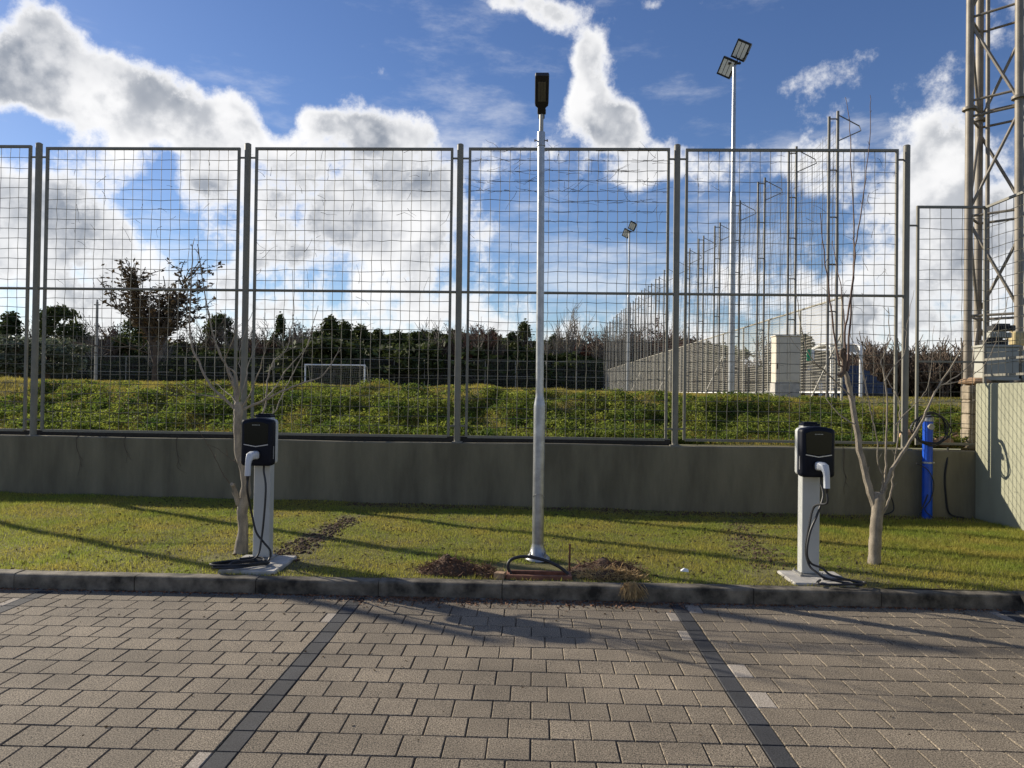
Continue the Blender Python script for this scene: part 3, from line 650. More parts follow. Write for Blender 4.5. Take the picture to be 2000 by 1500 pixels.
# ------------------------------------------------------------------ EV chargers
def rrect(x0, x1, z0, z1, r, top=0.0, n=5):
    o_ = []
    for cx, cz, a0 in ((x1 - r, z0 + r, -90), (x1 - r, z1 - r, 0), (x0 + r, z1 - r, 90), (x0 + r, z0 + r, 180)):
        for k in range(n + 1):
            a = R(a0 + 90 * k / n); o_.append((cx + r * math.cos(a), cz + r * math.sin(a)))
        if a0 == 0 and top:
            for k in range(1, 6): t = k / 6; o_.append((x1 - r + (x0 + r - (x1 - r)) * t, z1 + top * math.sin(math.pi * t)))
    return o_
def charger(cx, py, gz, side, label, cables):
    """cx centre of the post, py front face of the post; box hangs on its front; side +1: plug hangs right of centre"""
    e = empty('ev_charger', (cx, py, gz), label, 'charger', 'electric vehicle chargers on white pedestals')
    zt_, zb = 1.372, .962; yb = py - .002
    p = MB(); p.box(cx - .072, cx + .072, py, py + .1, gz + .012, zt_ + .002, .006); ped = p.build('pedestal', M_WPAINT, e)
    p = MB(); p.box(cx - .1, cx + .1, py - .045, py + .145, gz - .004, gz + .012, .003)
    for sx in (-.085, .085):
        for sy in (-.03, .13): p.lathe((cx + sx, py + sy, gz + .012), [(.009, 0), (.009, .008), (.005, .009), (.005, .02)], 6)
    p.build('base_plate', M_GALV2, ped)
    p = MB(); p.box(cx - .07, cx + .07, py - .004, py + .104, zt_ + .002, zt_ + .022, .004); p.box(cx - .055, cx + .055, py + .02, py + .09, zt_ + .022, zt_ + .034, .004); p.build('post_cap', M_NAVY, ped)
    bx = cx - .005 * side
    p = MB(); p.prism(rrect(bx - .142, bx + .142, zb + .01, zt_ - .012, .03, .012), yb - .05, yb, .004); p.build('back_housing', M_WPAINT, e, True)
    p = MB(); p.prism(rrect(bx - .137, bx + .137, zb, zt_ - .012, .032, .016), yb - .135, yb - .048, .022); fc = p.build('front_cover', M_NAVY, e, True)
    yf = yb - .1355
    sc = [(bx - .1, zt_ - .215), (bx, zt_ - .232), (bx + .1, zt_ - .215), (bx + .106, zt_ - .05), (bx + .06, zt_ - .036), (bx, zt_ - .03), (bx - .06, zt_ - .036), (bx - .106, zt_ - .05)]
    p = MB(); p.prism(sc, yf - .004, yf + .002, .002); scr = p.build('display_glass', M_SCREEN, fc)
    p = MB()
    for k in range(6): p.box(bx - .033 + k * .0115, bx - .033 + k * .0115 + .0075, yf - .0052, yf - .0035, zt_ - .062, zt_ - .055)
    p.build('maker_mark', M_GBOX, scr)
    p = MB(); t = .0075
    p.loft([[(bx - .104, yf - .005, zt_ - .222), (bx - .104, yf - .005, zt_ - .222 - t), (bx - .104, yf + .004, zt_ - .222 - t), (bx - .104, yf + .004, zt_ - .222)],
            [(bx, yf - .006, zt_ - .239), (bx, yf - .006, zt_ - .239 - t), (bx, yf + .003, zt_ - .239 - t), (bx, yf + .003, zt_ - .239)],
            [(bx + .104, yf - .005, zt_ - .222), (bx + .104, yf - .005, zt_ - .222 - t), (bx + .104, yf + .004, zt_ - .222 - t), (bx + .104, yf + .004, zt_ - .222)]])
    p.build('chevron_trim', M_SILVER, fc)
    for sx in (-1, 1): p = MB(); p.box(bx + sx * .13775 - .0015, bx + sx * .13775 + .0015, yb - .1, yb - .088, zb + .06, zb + .17); p.build('side_trim', M_SILVER, fc)
    # holster + plug
    hx, hz = bx, zb + .095
    p = MB(); ring = lambda r, y: [(hx + r * math.cos(2 * math.pi * k / 20), y, hz + r * math.sin(2 * math.pi * k / 20)) for k in range(20)]
    p.loft([ring(.042, yf + .004), ring(.042, yf - .012), ring(.034, yf - .016)]); p.build('socket', M_BLACK, fc, True)
    dx = -.02 * side
    p = MB()
    def hring(c_, u, v, a, b): return [tuple(Vector(c_) + Vector(u) * a * (abs(math.cos(t)) ** .6 * (1 if math.cos(t) > 0 else -1)) + Vector(v) * b * (abs(math.sin(t)) ** .6 * (1 if math.sin(t) > 0 else -1))) for t in [2 * math.pi * k / 16 for k in range(16)]]
    p.loft([hring((hx, yf - .01, hz), (1, 0, 0), (0, 0, 1), .036, .036), hring((hx + dx * .2, yf - .06, hz + .003), (1, 0, 0), (0, 0, 1), .036, .034), hring((hx + dx * .6, yf - .088, hz - .004), (1, 0, 0), (0, -.5, .86), .032, .03),
            hring((hx + dx, yf - .1, hz - .04), (1, 0, 0), (0, -1, .25), .024, .022), hring((hx + dx * 1.1, yf - .104, hz - .07), (1, 0, 0), (0, -1, 0), .0225, .02), hring((hx + dx * 1.15, yf - .108, hz - .165), (1, 0, 0), (0, -1, 0), .0225, .02)])
    plug = p.build('plug_handle', M_PLUG, e, True)
    p = MB(); p.lathe((hx + dx * 1.15, yf - .108, hz - .205), [(.009, 0), (.012, .01), (.016, .04)], 12); p.build('cable_gland', M_BLACK, plug, True)
    p = MB(); yy = yf - .1255; p.add([(hx + dx * 1.12 + .005 * math.cos(k * 1.047), yy, hz - .135 + .005 * math.sin(k * 1.047)) for k in range(6)], [(0, 1, 2, 3, 4, 5)]); p.build('release_button', M_BLACK, plug)
    # cables: plug -> ground, box -> ground, coil
    ps = Vector((hx + dx * 1.15, yf - .108, hz - .205)); pb = Vector((bx + .048 * 1, yb - .07, zb + .004))
    m = MB()
    for path in cables(ps, pb, Vector((cx, py, gz))): m.tube(smoothpath(path, 7), .0092, 8)
    m.build('charging_cable', M_CABLE, e, True)
    return e
def coil(c, rx, ry, turns, z0, rot=0.0, dz=.012):
    out_ = []
    for k in range(int(turns * 12) + 1):
        a = 2 * math.pi * k / 12; f = 1 + .1 * math.sin(k * 1.7); x = rx * f * math.cos(a); y = ry * f * math.sin(a)
        out_.append(Vector((c[0] + x * math.cos(rot) - y * math.sin(rot), c[1] + x * math.sin(rot) + y * math.cos(rot), z0 + dz * k / 12 + .004 * math.sin(k * .9))))
    return out_
def cabL(ps, pb, g):
    A = lambda x, y, d: atY(x, y, g.y + d)
    ck = coil((g.x - .06, g.y - .3), .21, .1, 3.3, g.z + .012, R(24))
    return [[ps, ps + Vector((0, .002, -.09)), A(491, 1000, -.13), A(500, 1038, -.12), A(514, 1058, -.11), A(528, 1076, -.1), Vector((g.x + .12, g.y - .12, g.z + .03)), Vector((g.x + .13, g.y - .22, g.z + .015)), ck[0]] + ck[1:],
            [pb, pb + Vector((0, 0, -.06)), A(519, 960, -.12), A(511, 1050, -.13), A(499, 1090, -.2), Vector((g.x - .1, g.y - .32, g.z + .05)), Vector((g.x - .12, g.y - .38, g.z + .02))]]
def cabR(ps, pb, g):
    A = lambda x, y, d: atY(x, y, g.y + d)
    return [[ps, ps + Vector((0, .002, -.08)), A(1590, 990, -.13), A(1580, 1030, -.13), A(1574, 1075, -.13), A(1581, 1105, -.15), A(1595, 1118, -.2), A(1612, 1129, -.24), Vector((g.x + .2, g.y - .3, g.z + .014)), Vector((g.x + .27, g.y - .34, g.z + .013))],
            [pb, pb + Vector((0, 0, -.06)), A(1608, 970, -.12), A(1595, 1008, -.14), A(1582, 1040, -.15), A(1576, 1080, -.16), A(1584, 1100, -.15), A(1606, 1110, -.16), A(1625, 1124, -.2), Vector((g.x + .3, g.y - .26, g.z + .014))],
            smoothpath([Vector((g.x + .0, g.y - .2, g.z + .014)), Vector((g.x - .06, g.y - .3, g.z + .013)), Vector((g.x + .05, g.y - .33, g.z + .014)), Vector((g.x + .26, g.y - .32, g.z + .022)), Vector((g.x + .33, g.y - .24, g.z + .014)), Vector((g.x + .2, g.y - .17, g.z + .013)), Vector((g.x + .04, g.y - .16, g.z + .013))], 3)]
def slab(x0, x1, y0, y1, label):
    m = MB(); m.box(x0, x1, y0, y1, .04, .138, .008)
    tag(m.build('concrete_pad', M_SLAB, origin=((x0 + x1) / 2, (y0 + y1) / 2, .04)), label, 'concrete pad')
slab(-2.56, -2.09, 5.76, 6.32, 'pale square concrete pad under the charger beside the kerbside tree')
slab(2.09, 2.57, 5.73, 6.14, 'pale square concrete pad under the charger near the blue pipe')
qa = atY(509, 1093, 6.16); qb = atY(1583, 1120, 5.98)
charger(qa.x, 6.16, .138, 1, 'black and navy wall charger on white post beside pruned tree, cable coiled on pad', cabL)
charger(qb.x, 5.98, .138, -1, 'black and navy wall charger on white post left of the tall whip tree', cabR)

# ------------------------------------------------------------------ pruned trees on the verge
def tree(name, base, Y, trunk, branches, label, mt, mb_, wig):
    e = empty(name, (base.x, base.y, .08), label, 'tree', 'pruned bare trees on the verge')
    def path(pts, dep):
        return [atY(px, py, Y + d) for (px, py), d in zip(pts, dep)]
    def taper(n, r0, r1, knots=0): return [r0 + (r1 - r0) * (k / (n - 1)) ** .85 + random.uniform(0, knots) for k in range(n)]
    pts = path([t[:2] for t in trunk], [0] * len(trunk)); pts[0].z = .06
    m = MB(); sp = smoothpath(pts, 5); rr = np.interp(np.linspace(0, len(trunk) - 1, len(sp)), range(len(trunk)), [t[2] for t in trunk]); rr = [r * random.uniform(.92, 1.1) for r in rr]
    m.tube(sp, rr, 14); tr = m.build('trunk', mt, e, True)
    for pts, r0, r1, d1, mm in branches:
        n = len(pts); dep = [d1 * (k / max(1, n - 1)) for k in range(n)]
        sp = smoothpath(path(pts, dep), 4); sp = [p + Vector((random.gauss(0, wig), random.gauss(0, wig), 0)) if 0 < i else p for i, p in enumerate(sp)]
        m = MB(); kf = .66 if r0 < .025 else .9; m.tube(sp, taper(len(sp), r0 * kf, r1 * .7, .0006), 8)
        for k in range(2, len(sp) - 1, 3):
            if random.random() < .45:
                d = (sp[k + 1] - sp[k - 1]).normalized() + Vector((random.choice((-1, 1)) * .8, random.gauss(0, .5), .3)); l = random.uniform(.02, .09)
                m.tube([sp[k], sp[k] + d.normalized() * l], [max(r1, .0025), .0016], 4)
        m.build('branch', mm, e, True)
    return e
BK, TW = M_BARK, M_TWIG
b = atZ(472, 1078, .12)
tree('verge_tree', b, b.y, [(470, 1082, .085), (472, 1064, .055), (475, 1030, .044), (473, 1000, .045), (479, 965, .046), (480, 940, .04), (474, 905, .041), (466, 887, .036), (464, 833, .034), (466, 803, .042), (466, 785, .034)],
     [([(474, 990), (463, 978), (456, 951), (453, 945)], .03, .022, -.1, BK),
      ([(464, 805), (444, 783), (414, 756), (387, 705), (372, 660), (373, 570), (376, 495), (374, 477)], .022, .005, .1, BK),
      ([(440, 780), (424, 776), (384, 768), (348, 747)], .01, .004, -.2, BK), ([(466, 800), (459, 765), (450, 729), (429, 690), (414, 645), (405, 600), (393, 525), (385, 477)], .02, .005, .25, BK),
      ([(464, 790), (452, 774), (437, 762), (424, 750)], .01, .004, .3, BK), ([(465, 790), (462, 735), (439, 711), (421, 669), (409, 630), (400, 576)], .018, .003, -.2, BK),
      ([(470, 795), (487, 771), (505, 729), (517, 687), (521, 660)], .013, .003, -.25, BK), ([(468, 805), (485, 795), (514, 783), (550, 765), (595, 747), (628, 735), (652, 705), (664, 678)], .02, .004, .2, BK),
      ([(510, 785), (532, 765), (547, 741), (571, 708), (598, 678), (610, 642), (622, 597)], .011, .003, .3, BK), ([(470, 830), (492, 822), (516, 800), (520, 762), (526, 729), (535, 705), (559, 684), (566, 660), (571, 624), (571, 528)], .016, .003, .35, BK),
      ([(470, 822), (500, 825), (535, 807), (550, 774), (568, 738), (592, 690), (607, 654)], .013, .003, .45, BK), ([(470, 780), (480, 740), (487, 705), (502, 672), (529, 654)], .009, .003, .3, BK), ([(466, 785), (470, 740), (468, 700), (478, 650), (492, 610)], .01, .003, .15, BK),
      ([(459, 760), (446, 735), (440, 700), (452, 672), (461, 640)], .008, .003, -.3, BK),
      ([(455, 950), (438, 930), (420, 895), (400, 860), (385, 835)], .005, .002, -.3, M_DTWIG), ([(466, 905), (448, 895), (430, 880), (417, 872)], .004, .002, .1, M_DTWIG), ([(462, 985), (450, 1005), (452, 1030), (462, 1045)], .004, .002, -.15, M_DTWIG)],
     'bare pruned tree with upright shoots behind the coiled-cable charger', BK, TW, .004)
b = atZ(1708, 1103, .1)
tree('verge_tree', b, b.y, [(1708, 1106, .07), (1708, 1090, .053), (1710, 1047, .05), (1713, 1007, .05), (1716, 980, .054), (1717, 962, .045)],
     [([(1714, 1000), (1703, 972), (1690, 924), (1677, 865), (1667, 800), (1657, 747), (1646, 713)], .042, .028, .1, BK),
      ([(1646, 716), (1637, 700), (1623, 587), (1610, 493), (1602, 417)], .015, .004, -.1, TW), ([(1652, 715), (1650, 650), (1658, 597), (1667, 533), (1673, 467), (1684, 400), (1692, 333), (1701, 237), (1700, 186)], .017, .003, .15, TW),
      ([(1655, 725), (1660, 633), (1666, 543), (1668, 440), (1663, 317), (1659, 237), (1652, 190)], .017, .003, .35, TW), ([(1648, 700), (1647, 607), (1633, 513), (1625, 470)], .01, .003, .3, TW),
      ([(1640, 735), (1650, 715), (1642, 690), (1652, 680)], .03, .02, -.02, M_DTWIG),
      ([(1664, 775), (1617, 730), (1583, 697), (1563, 633), (1555, 563)], .012, .003, -.25, BK), ([(1607, 722), (1567, 690), (1540, 650)], .006, .002, -.1, BK),
      ([(1672, 830), (1640, 810), (1610, 773), (1593, 747)], .009, .003, .2, BK), ([(1718, 985), (1724, 955), (1729, 929), (1730, 881), (1733, 807), (1728, 737), (1720, 710), (1727, 693), (1737, 663), (1735, 600)], .02, .004, .15, BK),
      ([(1718, 972), (1725, 935), (1714, 900), (1714, 860), (1703, 820), (1695, 780), (1683, 720), (1670, 677), (1660, 653)], .012, .003, -.2, BK),
      ([(1718, 1000), (1727, 960), (1737, 929), (1770, 873), (1799, 828), (1812, 796), (1832, 756), (1872, 692), (1878, 660)], .026, .005, -.15, BK), ([(1832, 757), (1848, 748), (1892, 716), (1924, 668), (1956, 616), (1969, 580)], .009, .003, .1, BK),
      ([(1836, 752), (1876, 744), (1916, 720), (1940, 680), (1952, 640)], .007, .002, -.1, BK), ([(1717, 1020), (1735, 980), (1741, 953), (1746, 919), (1754, 860), (1757, 807), (1757, 783), (1743, 760), (1730, 733)], .017, .004, .25, BK),
      ([(1728, 745), (1750, 710), (1767, 690), (1772, 633), (1785, 567)], .008, .002, .2, BK), ([(1750, 830), (1772, 804), (1800, 776), (1816, 740), (1824, 636)], .008, .002, .3, BK), ([(1700, 800), (1693, 760), (1684, 700), (1692, 660)], .006, .002, -.1, BK)],
     'bare pruned tree with tall reddish whips beside the blue pipe', BK, TW, .004)

# ------------------------------------------------------------------ blue pipe, hose, loose cables
q = atZ(1797, 1004, .05); bx_, by_ = q.x, min(q.y, WALL_Y - .1)
e = empty('water_standpipe', (bx_, by_, .03), 'bright blue standpipe with metal cap against the low wall', 'pipe')
zt_ = atY(1796, 818, by_).z; m = MB(); m.tube([(bx_, by_, .0), (bx_, by_, .8), (bx_ + .004, by_, zt_)], .062, 20); m.build('pipe', M_BLUE, e, True)
m = MB(); m.lathe((bx_ + .004, by_, zt_ - .03), [(.07, 0), (.07, .05), (.055, .07), (.03, .085), (.015, .1)], 20); m.build('cap', M_GALV, e, True)
zc = atY(1797, 903, by_).z; m = MB(); m.lathe((bx_, by_, zc - .012), [(.064, 0), (.068, .002), (.068, .022), (.064, .024)], 20); m.box(bx_ + .064, bx_ + .085, by_ - .02, by_ - .005, zc - .008, zc + .008); m.build('clamp_band', M_GALV, e, True)
m = MB(); m.tube([(bx_, by_ - .05, zt_ - .1), (bx_, by_ - .09, zt_ - .1)], .03, 12); m.tube([(bx_, by_ - .085, zt_ - .1), (bx_, by_ - .1, zt_ - .1)], [.042, .038], 14); m.build('outlet', M_GALV2, e, True)
m = MB(); zc2 = atY(1797, 838, by_).z
m.tube(smoothpath([Vector((bx_ + .225 * (1 + .16 * math.sin(k * .29) + .05 * math.sin(k * 2.1)) * math.cos(2 * math.pi * k / 14), by_ - .075 - .004 * (k / 14) + .008 * math.sin(k), zc2 + .2 * (1 + .12 * math.cos(k * .31) + .04 * math.sin(k * 1.3)) * math.sin(2 * math.pi * k / 14))) for k in range(70)], 2), .008, 6)
tag(m.build('hose_coil', M_CABLE, None, True, origin=(bx_, by_ - .08, zc2)), 'coiled black hose hung on top of the blue standpipe', 'hose')
def cable(pts, label, r=.009):
    m = MB(); m.tube(smoothpath(pts, 6), r, 7); tag(m.build('loose_cable', M_CABLE, None, True, origin=pts[-1]), label, 'cable')
cable([atY(1790, 905, by_ - .09), atY(1812, 918, by_ - .09), atY(1824, 945, by_ - .08), atY(1818, 975, by_ - .07), atY(1806, 995, by_ - .06), Vector((bx_ + .05, by_ - .09, .03))], 'thin black cable curving down beside the blue standpipe', .006)
cable([Vector((5.62, WALL_Y + .1, .95)), atY(1850, 900, WALL_Y - .012), atY(1846, 930, WALL_Y - .012), atY(1848, 970, WALL_Y - .014), atY(1855, 1003, WALL_Y - .02), Vector((5.75, WALL_Y - .06, .03))], 'thick black cable hanging down the low wall near its corner', .012)
cable([Vector((bx_ - .03, by_ - .07, .35)), Vector((bx_ - .1, by_ - .06, .15)), Vector((bx_ - .17, by_ - .08, .03))], 'short black cable leaning from the blue standpipe foot', .008)
cable([atY(1738, 965, WALL_Y - .05), atY(1745, 985, WALL_Y - .05), atY(1742, 1000, WALL_Y - .05), Vector((4.6, WALL_Y - .08, .04))], 'black cable end bent at the wall foot behind the whip tree', .009)
# rocks and planks on the bank by the corner
def rock(px, py, Y, rx, rz, label, mt=M_STONE, seed=0):
    c = atY(px, py, Y); m = MB(); rg = []
    for k, (zz, rr) in enumerate(((-1, .5), (-.5, .95), (.1, 1), (.6, .8), (.95, .4))):
        rg.append([(c.x + rx * rr * math.cos(a) * (1 + .35 * (float(vnoise(a * 2, k, 1.3, seed)) - .5)), c.y + rx * .8 * rr * math.sin(a) * (1 + .3 * (float(vnoise(a * 2, k + 5, 1.3, seed)) - .5)), c.z + rz * zz) for a in [2 * math.pi * j / 9 for j in range(9)]])
    m.loft(rg); tag(m.build('rock', mt, origin=(c.x, c.y, c.z - rz)), label, 'rock')
rock(1775, 852, 10.1, .13, .1, 'orange-brown field stone behind the hose coil', seed=3)
rock(1838, 862, 10.05, .16, .07, 'flat tan stone on the bank next to the side wall end', seed=5)
rock(1862, 858, 10.25, .11, .08, 'sandy stone wedged against the pier end', seed=8)
rock(1905, 745, 10.08, .2, .055, 'rounded brown stone under the grey equipment cabinet', seed=9)
c = MB(); a = atY(1805, 872, 9.98); b_ = atY(1868, 846, 10.1); c.tube([a, b_], .018, 7); c.tube([atY(1850, 862, 10), atY(1885, 872, 9.95)], .014, 6)
tag(c.build('dark_stakes', M_DTWIG, origin=a), 'dark crossed sticks lying among stones at the wall corner', 'sticks')

# ------------------------------------------------------------------ lattice mast and equipment
A = Vector((6.575, 11.0, 0)); a_, b2 = .473, -.44
legs = [A, A + Vector((a_, b2, 0)), A + Vector((a_ - b2, b2 + a_, 0)), A + Vector((-b2, a_, 0))]
mast = empty('lattice_mast', (A.x + .45, 11.0, 1.0), 'tall lattice steel floodlight mast with four tubular legs behind the corner fence', 'mast')
TOPZ = 13.0
cen = sum(legs, Vector()) / 4
def lp(i, z): p = legs[i % 4].lerp(cen, max(0, (z - 1) / 150)); return Vector((p.x, p.y, z))
levels = [1.35 + 1.52 * k for k in range(8)]
for i in range(4):
    m = MB(); m.tube([lp(i, .95), lp(i, TOPZ)], .056, 14)
    for z in [levels[k] + .12 for k in range(0, 8, 1)]:
        if (levels.index(z - .12) % 3) == 0 and z > 2:
            m.tube([lp(i, z - .02), lp(i, z + .02)], .1, 14)
    m.build('leg', M_MAST, mast, True)
    for k in range(len(levels) - 1):
        z0, z1 = levels[k], levels[k + 1]
        m = MB(); s_, t_ = (i, i + 1) if (k + i) % 2 == 0 else (i + 1, i)
        m.tube([lp(s_, z0 + .08), lp(t_, z1 - .08)], .023, 8); m.build('brace', M_MAST, mast, True)
        m = MB(); m.tube([lp(i, z1), lp(i + 1, z1)], .02, 8)
        if k % 3 == 2: m.tube([lp(i, z1 + .24), lp(i + 1, z1 + .24)], .02, 8)
        m.build('ring_bar', M_MAST, mast, True)
m = MB(); cz = Vector((A.x + .5, 11.32, 0)); m.tube([(cz.x, cz.y, .95), (cz.x - .03, cz.y, TOPZ)], .03, 10); m.build('conduit', M_MAST, mast, True)
pl = MB(); pl.box(6.2, 8.6, WALL_Y + .48, 10.26, .9, 1.87, .015)
tag(pl.build('concrete_plinth', M_SLAB, origin=(7, 10, .9)), 'concrete plinth carrying the grey cabinet behind the corner fence', 'plinth')
e = empty('equipment_cabinet', (6.45, 10.22, 1.87), 'grey metal equipment cabinet with lipped lid beside the lattice mast', 'cabinet')
m = MB(); m.box(6.215, 6.68, 10.0, 10.24, 1.88, 2.33, .008); m.build('body', M_GBOX, e)
m = MB(); m.box(6.19, 6.705, 9.98, 10.26, 2.33, 2.365, .008); m.box(6.205, 6.69, 9.985, 10.25, 1.872, 1.9, .004); m.build('lid', M_GBOX, e)
m = MB(); m.box(6.24, 6.655, 9.994, 10.0, 1.93, 2.29, .002); m.build('door', M_GBOX, e)
e = empty('control_gear', (6.5, 10.15, 2.365), 'stack of dark finned control gear boxes on the grey cabinet', 'control gear')
for k in range(3):
    m = MB(); x0 = 6.26 + .05 * k; m.box(x0, x0 + .3, 10.04, 10.2, 2.366 + k * .1, 2.366 + k * .1 + .075, .006)
    for j in range(8): m.box(x0 + .02 + j * .034, x0 + .035 + j * .034, 10.028, 10.041, 2.372 + k * .1, 2.372 + k * .1 + .064)
    m.box(x0 + .05, x0 + .25, 10.08, 10.16, 2.366 + k * .1 + .074, 2.366 + k * .1 + .101); m.build('gear_box', M_BLACK if k != 1 else M_GBOX, e)
e = empty('junction_box', (6.95, 10.35, 2.35), 'weathered yellow-brown junction box bracketed to the mast leg', 'box')
m = MB(); m.box(6.8, 6.98, 10.28, 10.42, 2.38, 2.58, .02); m.build('body', M_RBOX, e); m = MB(); m.tube([(6.9, 10.4, 2.37), (lp(1, 2.3).x, lp(1, 2.3).y, 2.25)], .014, 6); m.box(6.96, lp(1, 2.5).x, 10.4, 10.44, 2.46, 2.5); m.build('bracket', M_GALV2, e)
e = empty('transformer_rack', (7.4, 10.1, 1.87), 'dark metal rack with pale rails right of the grey cabinet', 'rack')
m = MB(); m.box(6.78, 8.2, 10.06, 10.22, 1.9, 2.12, .006); m.build('body', M_MEMB, e)
m = MB(); m.box(6.76, 8.22, 10.03, 10.055, 2.14, 2.175); m.box(6.76, 8.22, 10.03, 10.055, 1.875, 1.905); m.box(6.76, 8.22, 10.06, 10.24, 2.25, 2.3)
for xx in (6.77, 7.5, 8.2): m.box(xx - .012, xx + .012, 10.056, 10.08, 1.872, 2.3)
m.build('rail_frame', M_GBOX, e)

# ------------------------------------------------------------------ pitch furniture
NX = 6.92
def floodlight(px, py_top, Y, label):
    b = Vector((NX - .2, Y, FIELD_Z - .1)); zt_ = atY(px, py_top, Y).z; H_ = zt_ - b.z
    e = empty('floodlight_pole', b, label, 'floodlight', 'floodlight poles along the pitch side fence')
    m = MB(); m.tube([b, b + Vector((0, 0, H_ * .6))], [.11, .1], 14); m.tube([b + Vector((0, 0, H_ * .6)), b + Vector((0, 0, H_ * .615))], [.1, .075], 14); m.tube([b + Vector((0, 0, H_ * .61)), b + Vector((0, 0, H_))], [.072, .06], 14); m.build('pole', M_GALV, e, True)
    top = b + Vector((0, 0, H_)); m = MB(); m.box(top.x - .22, top.x + .22, top.y - .04, top.y + .04, top.z - .06, top.z, .01); m.build('cross_arm', M_BLACK, e)
    for sx, dz, dy in ((.2, .36, -.12), (-.2, -.1, .16)):
        c = top + Vector((sx, dy, dz)); nn = Vector((-.55, -.72, -.42)).normalized(); uu = Vector((.55, 0, .83)); uu = (uu - nn * uu.dot(nn)).normalized(); rr_ = uu.cross(-nn).normalized()
        rot = Matrix((rr_, -nn, uu)).transposed()
        def tb(m, x0, x1, y0, y1, z0, z1):
            q = MB(); q.box(x0, x1, y0, y1, z0, z1); m.add([tuple(c + rot @ Vector(v)) for v in q.V], q.F)
        m = MB(); tb(m, -.25, .25, -.06, .04, -.3, .3)
        for k in range(6): tb(m, -.24 + k * .09, -.22 + k * .09, .04, .12, -.26, .26)
        hd = m.build('lamp_head', M_BLACK, e)
        m = MB(); 
        for k in range(3): tb(m, -.2 + k * .14, -.08 + k * .14, -.064, -.061, -.24, .24)
        m.build('led_panel', M_LED, hd)
        m = MB(); m.tube([tuple(c + rot @ Vector((-.27, .02, 0))), tuple(top + Vector((sx * .6, 0, -.03))), tuple(c + rot @ Vector((.27, .02, 0)))], .02, 6); m.build('yoke', M_BLACK, hd)
floodlight(1443, 122, 24.4, 'tall galvanised pole with two black floodlights near the cream cabinet')
floodlight(1240, 452, 51.0, 'distant slim floodlight pole standing far down the pitch side fence')

net = empty('ball_stop_net', (NX, 17, FIELD_Z), 'tall ball-stop netting strung on a row of ladder posts', 'net')
m0 = None
for k in range(21):
    y = 16.75 + 2.62 * k; zt_ = 8.15 + .05 * math.sin(k * 2)
    if m0 is None:
        m = MB()
        for dx in (-.1, .1): m.tube([(dx, 0, -.1), (dx, 0, 6.55 if dx < 0 else 6.68)], .034, 10)
        for z in (.9, 2.0, 3.1, 4.2, 5.3, 6.5): m.tube([(-.1, 0, z), (.1, 0, z)], .016, 6)
        m.tube([(.1, 0, 6.6), (.62, .06, 6.36), (.66, .06, 6.25), (.1, 0, 5.98)], .014, 5)
        p = m.build('ladder_post', M_LADDER, net, True, origin=(0, 0, 0)); p.location = Vector((NX, y, FIELD_Z)) - net.location; m0 = p.data
    else: link('ladder_post', m0, net, Vector((NX, y, FIELD_Z + random.uniform(-.1, .1))) - net.location)
m = MB(); zz = np.arange(2.3, 6.45, .14)
for j, z in enumerate(zz):
    pts = []
    for k in range(81): y = 16.8 + 52.2 * k / 80; sag = .09 * math.sin(math.pi * ((y - 16.75) % 2.62) / 2.62); pts.append((NX + .12 + .05 * math.sin(k * 1.1 + j * .3), y, FIELD_Z + z - sag * (z / 4)))
    m.tube(pts, .0035, 3, False)
for k in range(330):
    y = 16.8 + .16 * k; m.tube([(NX + .12 + .04 * math.sin(k + i), y + .03 * math.sin(i * 2 + k), FIELD_Z + 2.3 + (4.1 - .09 * math.sin(math.pi * ((y - 16.75) % 2.62) / 2.62)) * i / 6) for i in range(7)], .0035, 3, False)
m.build('netting', M_NET, net, kind='stuff')

sf = empty('side_fence', (NX + .25, 17, FIELD_Z), 'pale wire fence running down the right side of the pitch', 'fence')
SFX = NX + .3
for k in range(21):
    m = MB(); y = 16.9 + 2.62 * k; m.tube([(SFX, y, FIELD_Z - .1), (SFX, y, FIELD_Z + 2.36)], .03, 8)
    if k % 4 == 0: m.tube([(SFX - .7, y, FIELD_Z), (SFX, y + .05, FIELD_Z + 1.5)], .022, 6)
    m.build('post', M_FMESH, sf, True)
m = MB(); m.tube([(SFX, 16.9, FIELD_Z + 2.36), (SFX, 69.3, FIELD_Z + 2.36)], .026, 8); m.build('top_rail', M_FMESH, sf, True)
m = MB(); m.tube([(SFX, 16.9, FIELD_Z + .12), (SFX, 69.3, FIELD_Z + .12)], .024, 8); m.build('bottom_rail', M_WHITE, sf, True)
m = MB()
for j in range(30): m.tube([(SFX, 16.9 + 52.4 * k / 60, FIELD_Z + .16 + j * .075 + .008 * math.sin(k * 1.9 + j)) for k in range(61)], .0045, 3, False)
for k in range(700): y = 16.9 + .075 * k; m.tube([(SFX, y, FIELD_Z + .12), (SFX, y, FIELD_Z + 2.35)], .004, 3, False)
m.build('wire_mesh', M_FMESH, sf, kind='stuff')

ff = empty('end_fence', (-8, 70, FIELD_Z), 'dark wire fence closing the far end of the pitch', 'fence')
for k in range(-17, 6):
    m = MB(); x = NX + .3 - 3.0 * (5 - k) + .0; m.tube([(x, 70, FIELD_Z - .1), (x, 70, FIELD_Z + 3.15)], .045, 6); m.build('post', M_GALV2 if k % 3 else M_FMESH, ff)
m = MB(); x0, x1 = NX + .3 - 3 * 22, NX + .3
for z in (.15, 1.6, 3.1): m.tube([(x0, 70, FIELD_Z + z), (x1, 70, FIELD_Z + z)], .025, 5)
m.build('rail', M_GALV2, ff)
m = MB()
for j in range(20): m.box(x0, x1, 69.998, 70.002, FIELD_Z + .1 + j * .155, FIELD_Z + .1 + j * .155 + .012)
for k in range(440): m.box(x0 + .15 * k, x0 + .15 * k + .012, 70.003, 70.007, FIELD_Z + .1, FIELD_Z + 3.1)
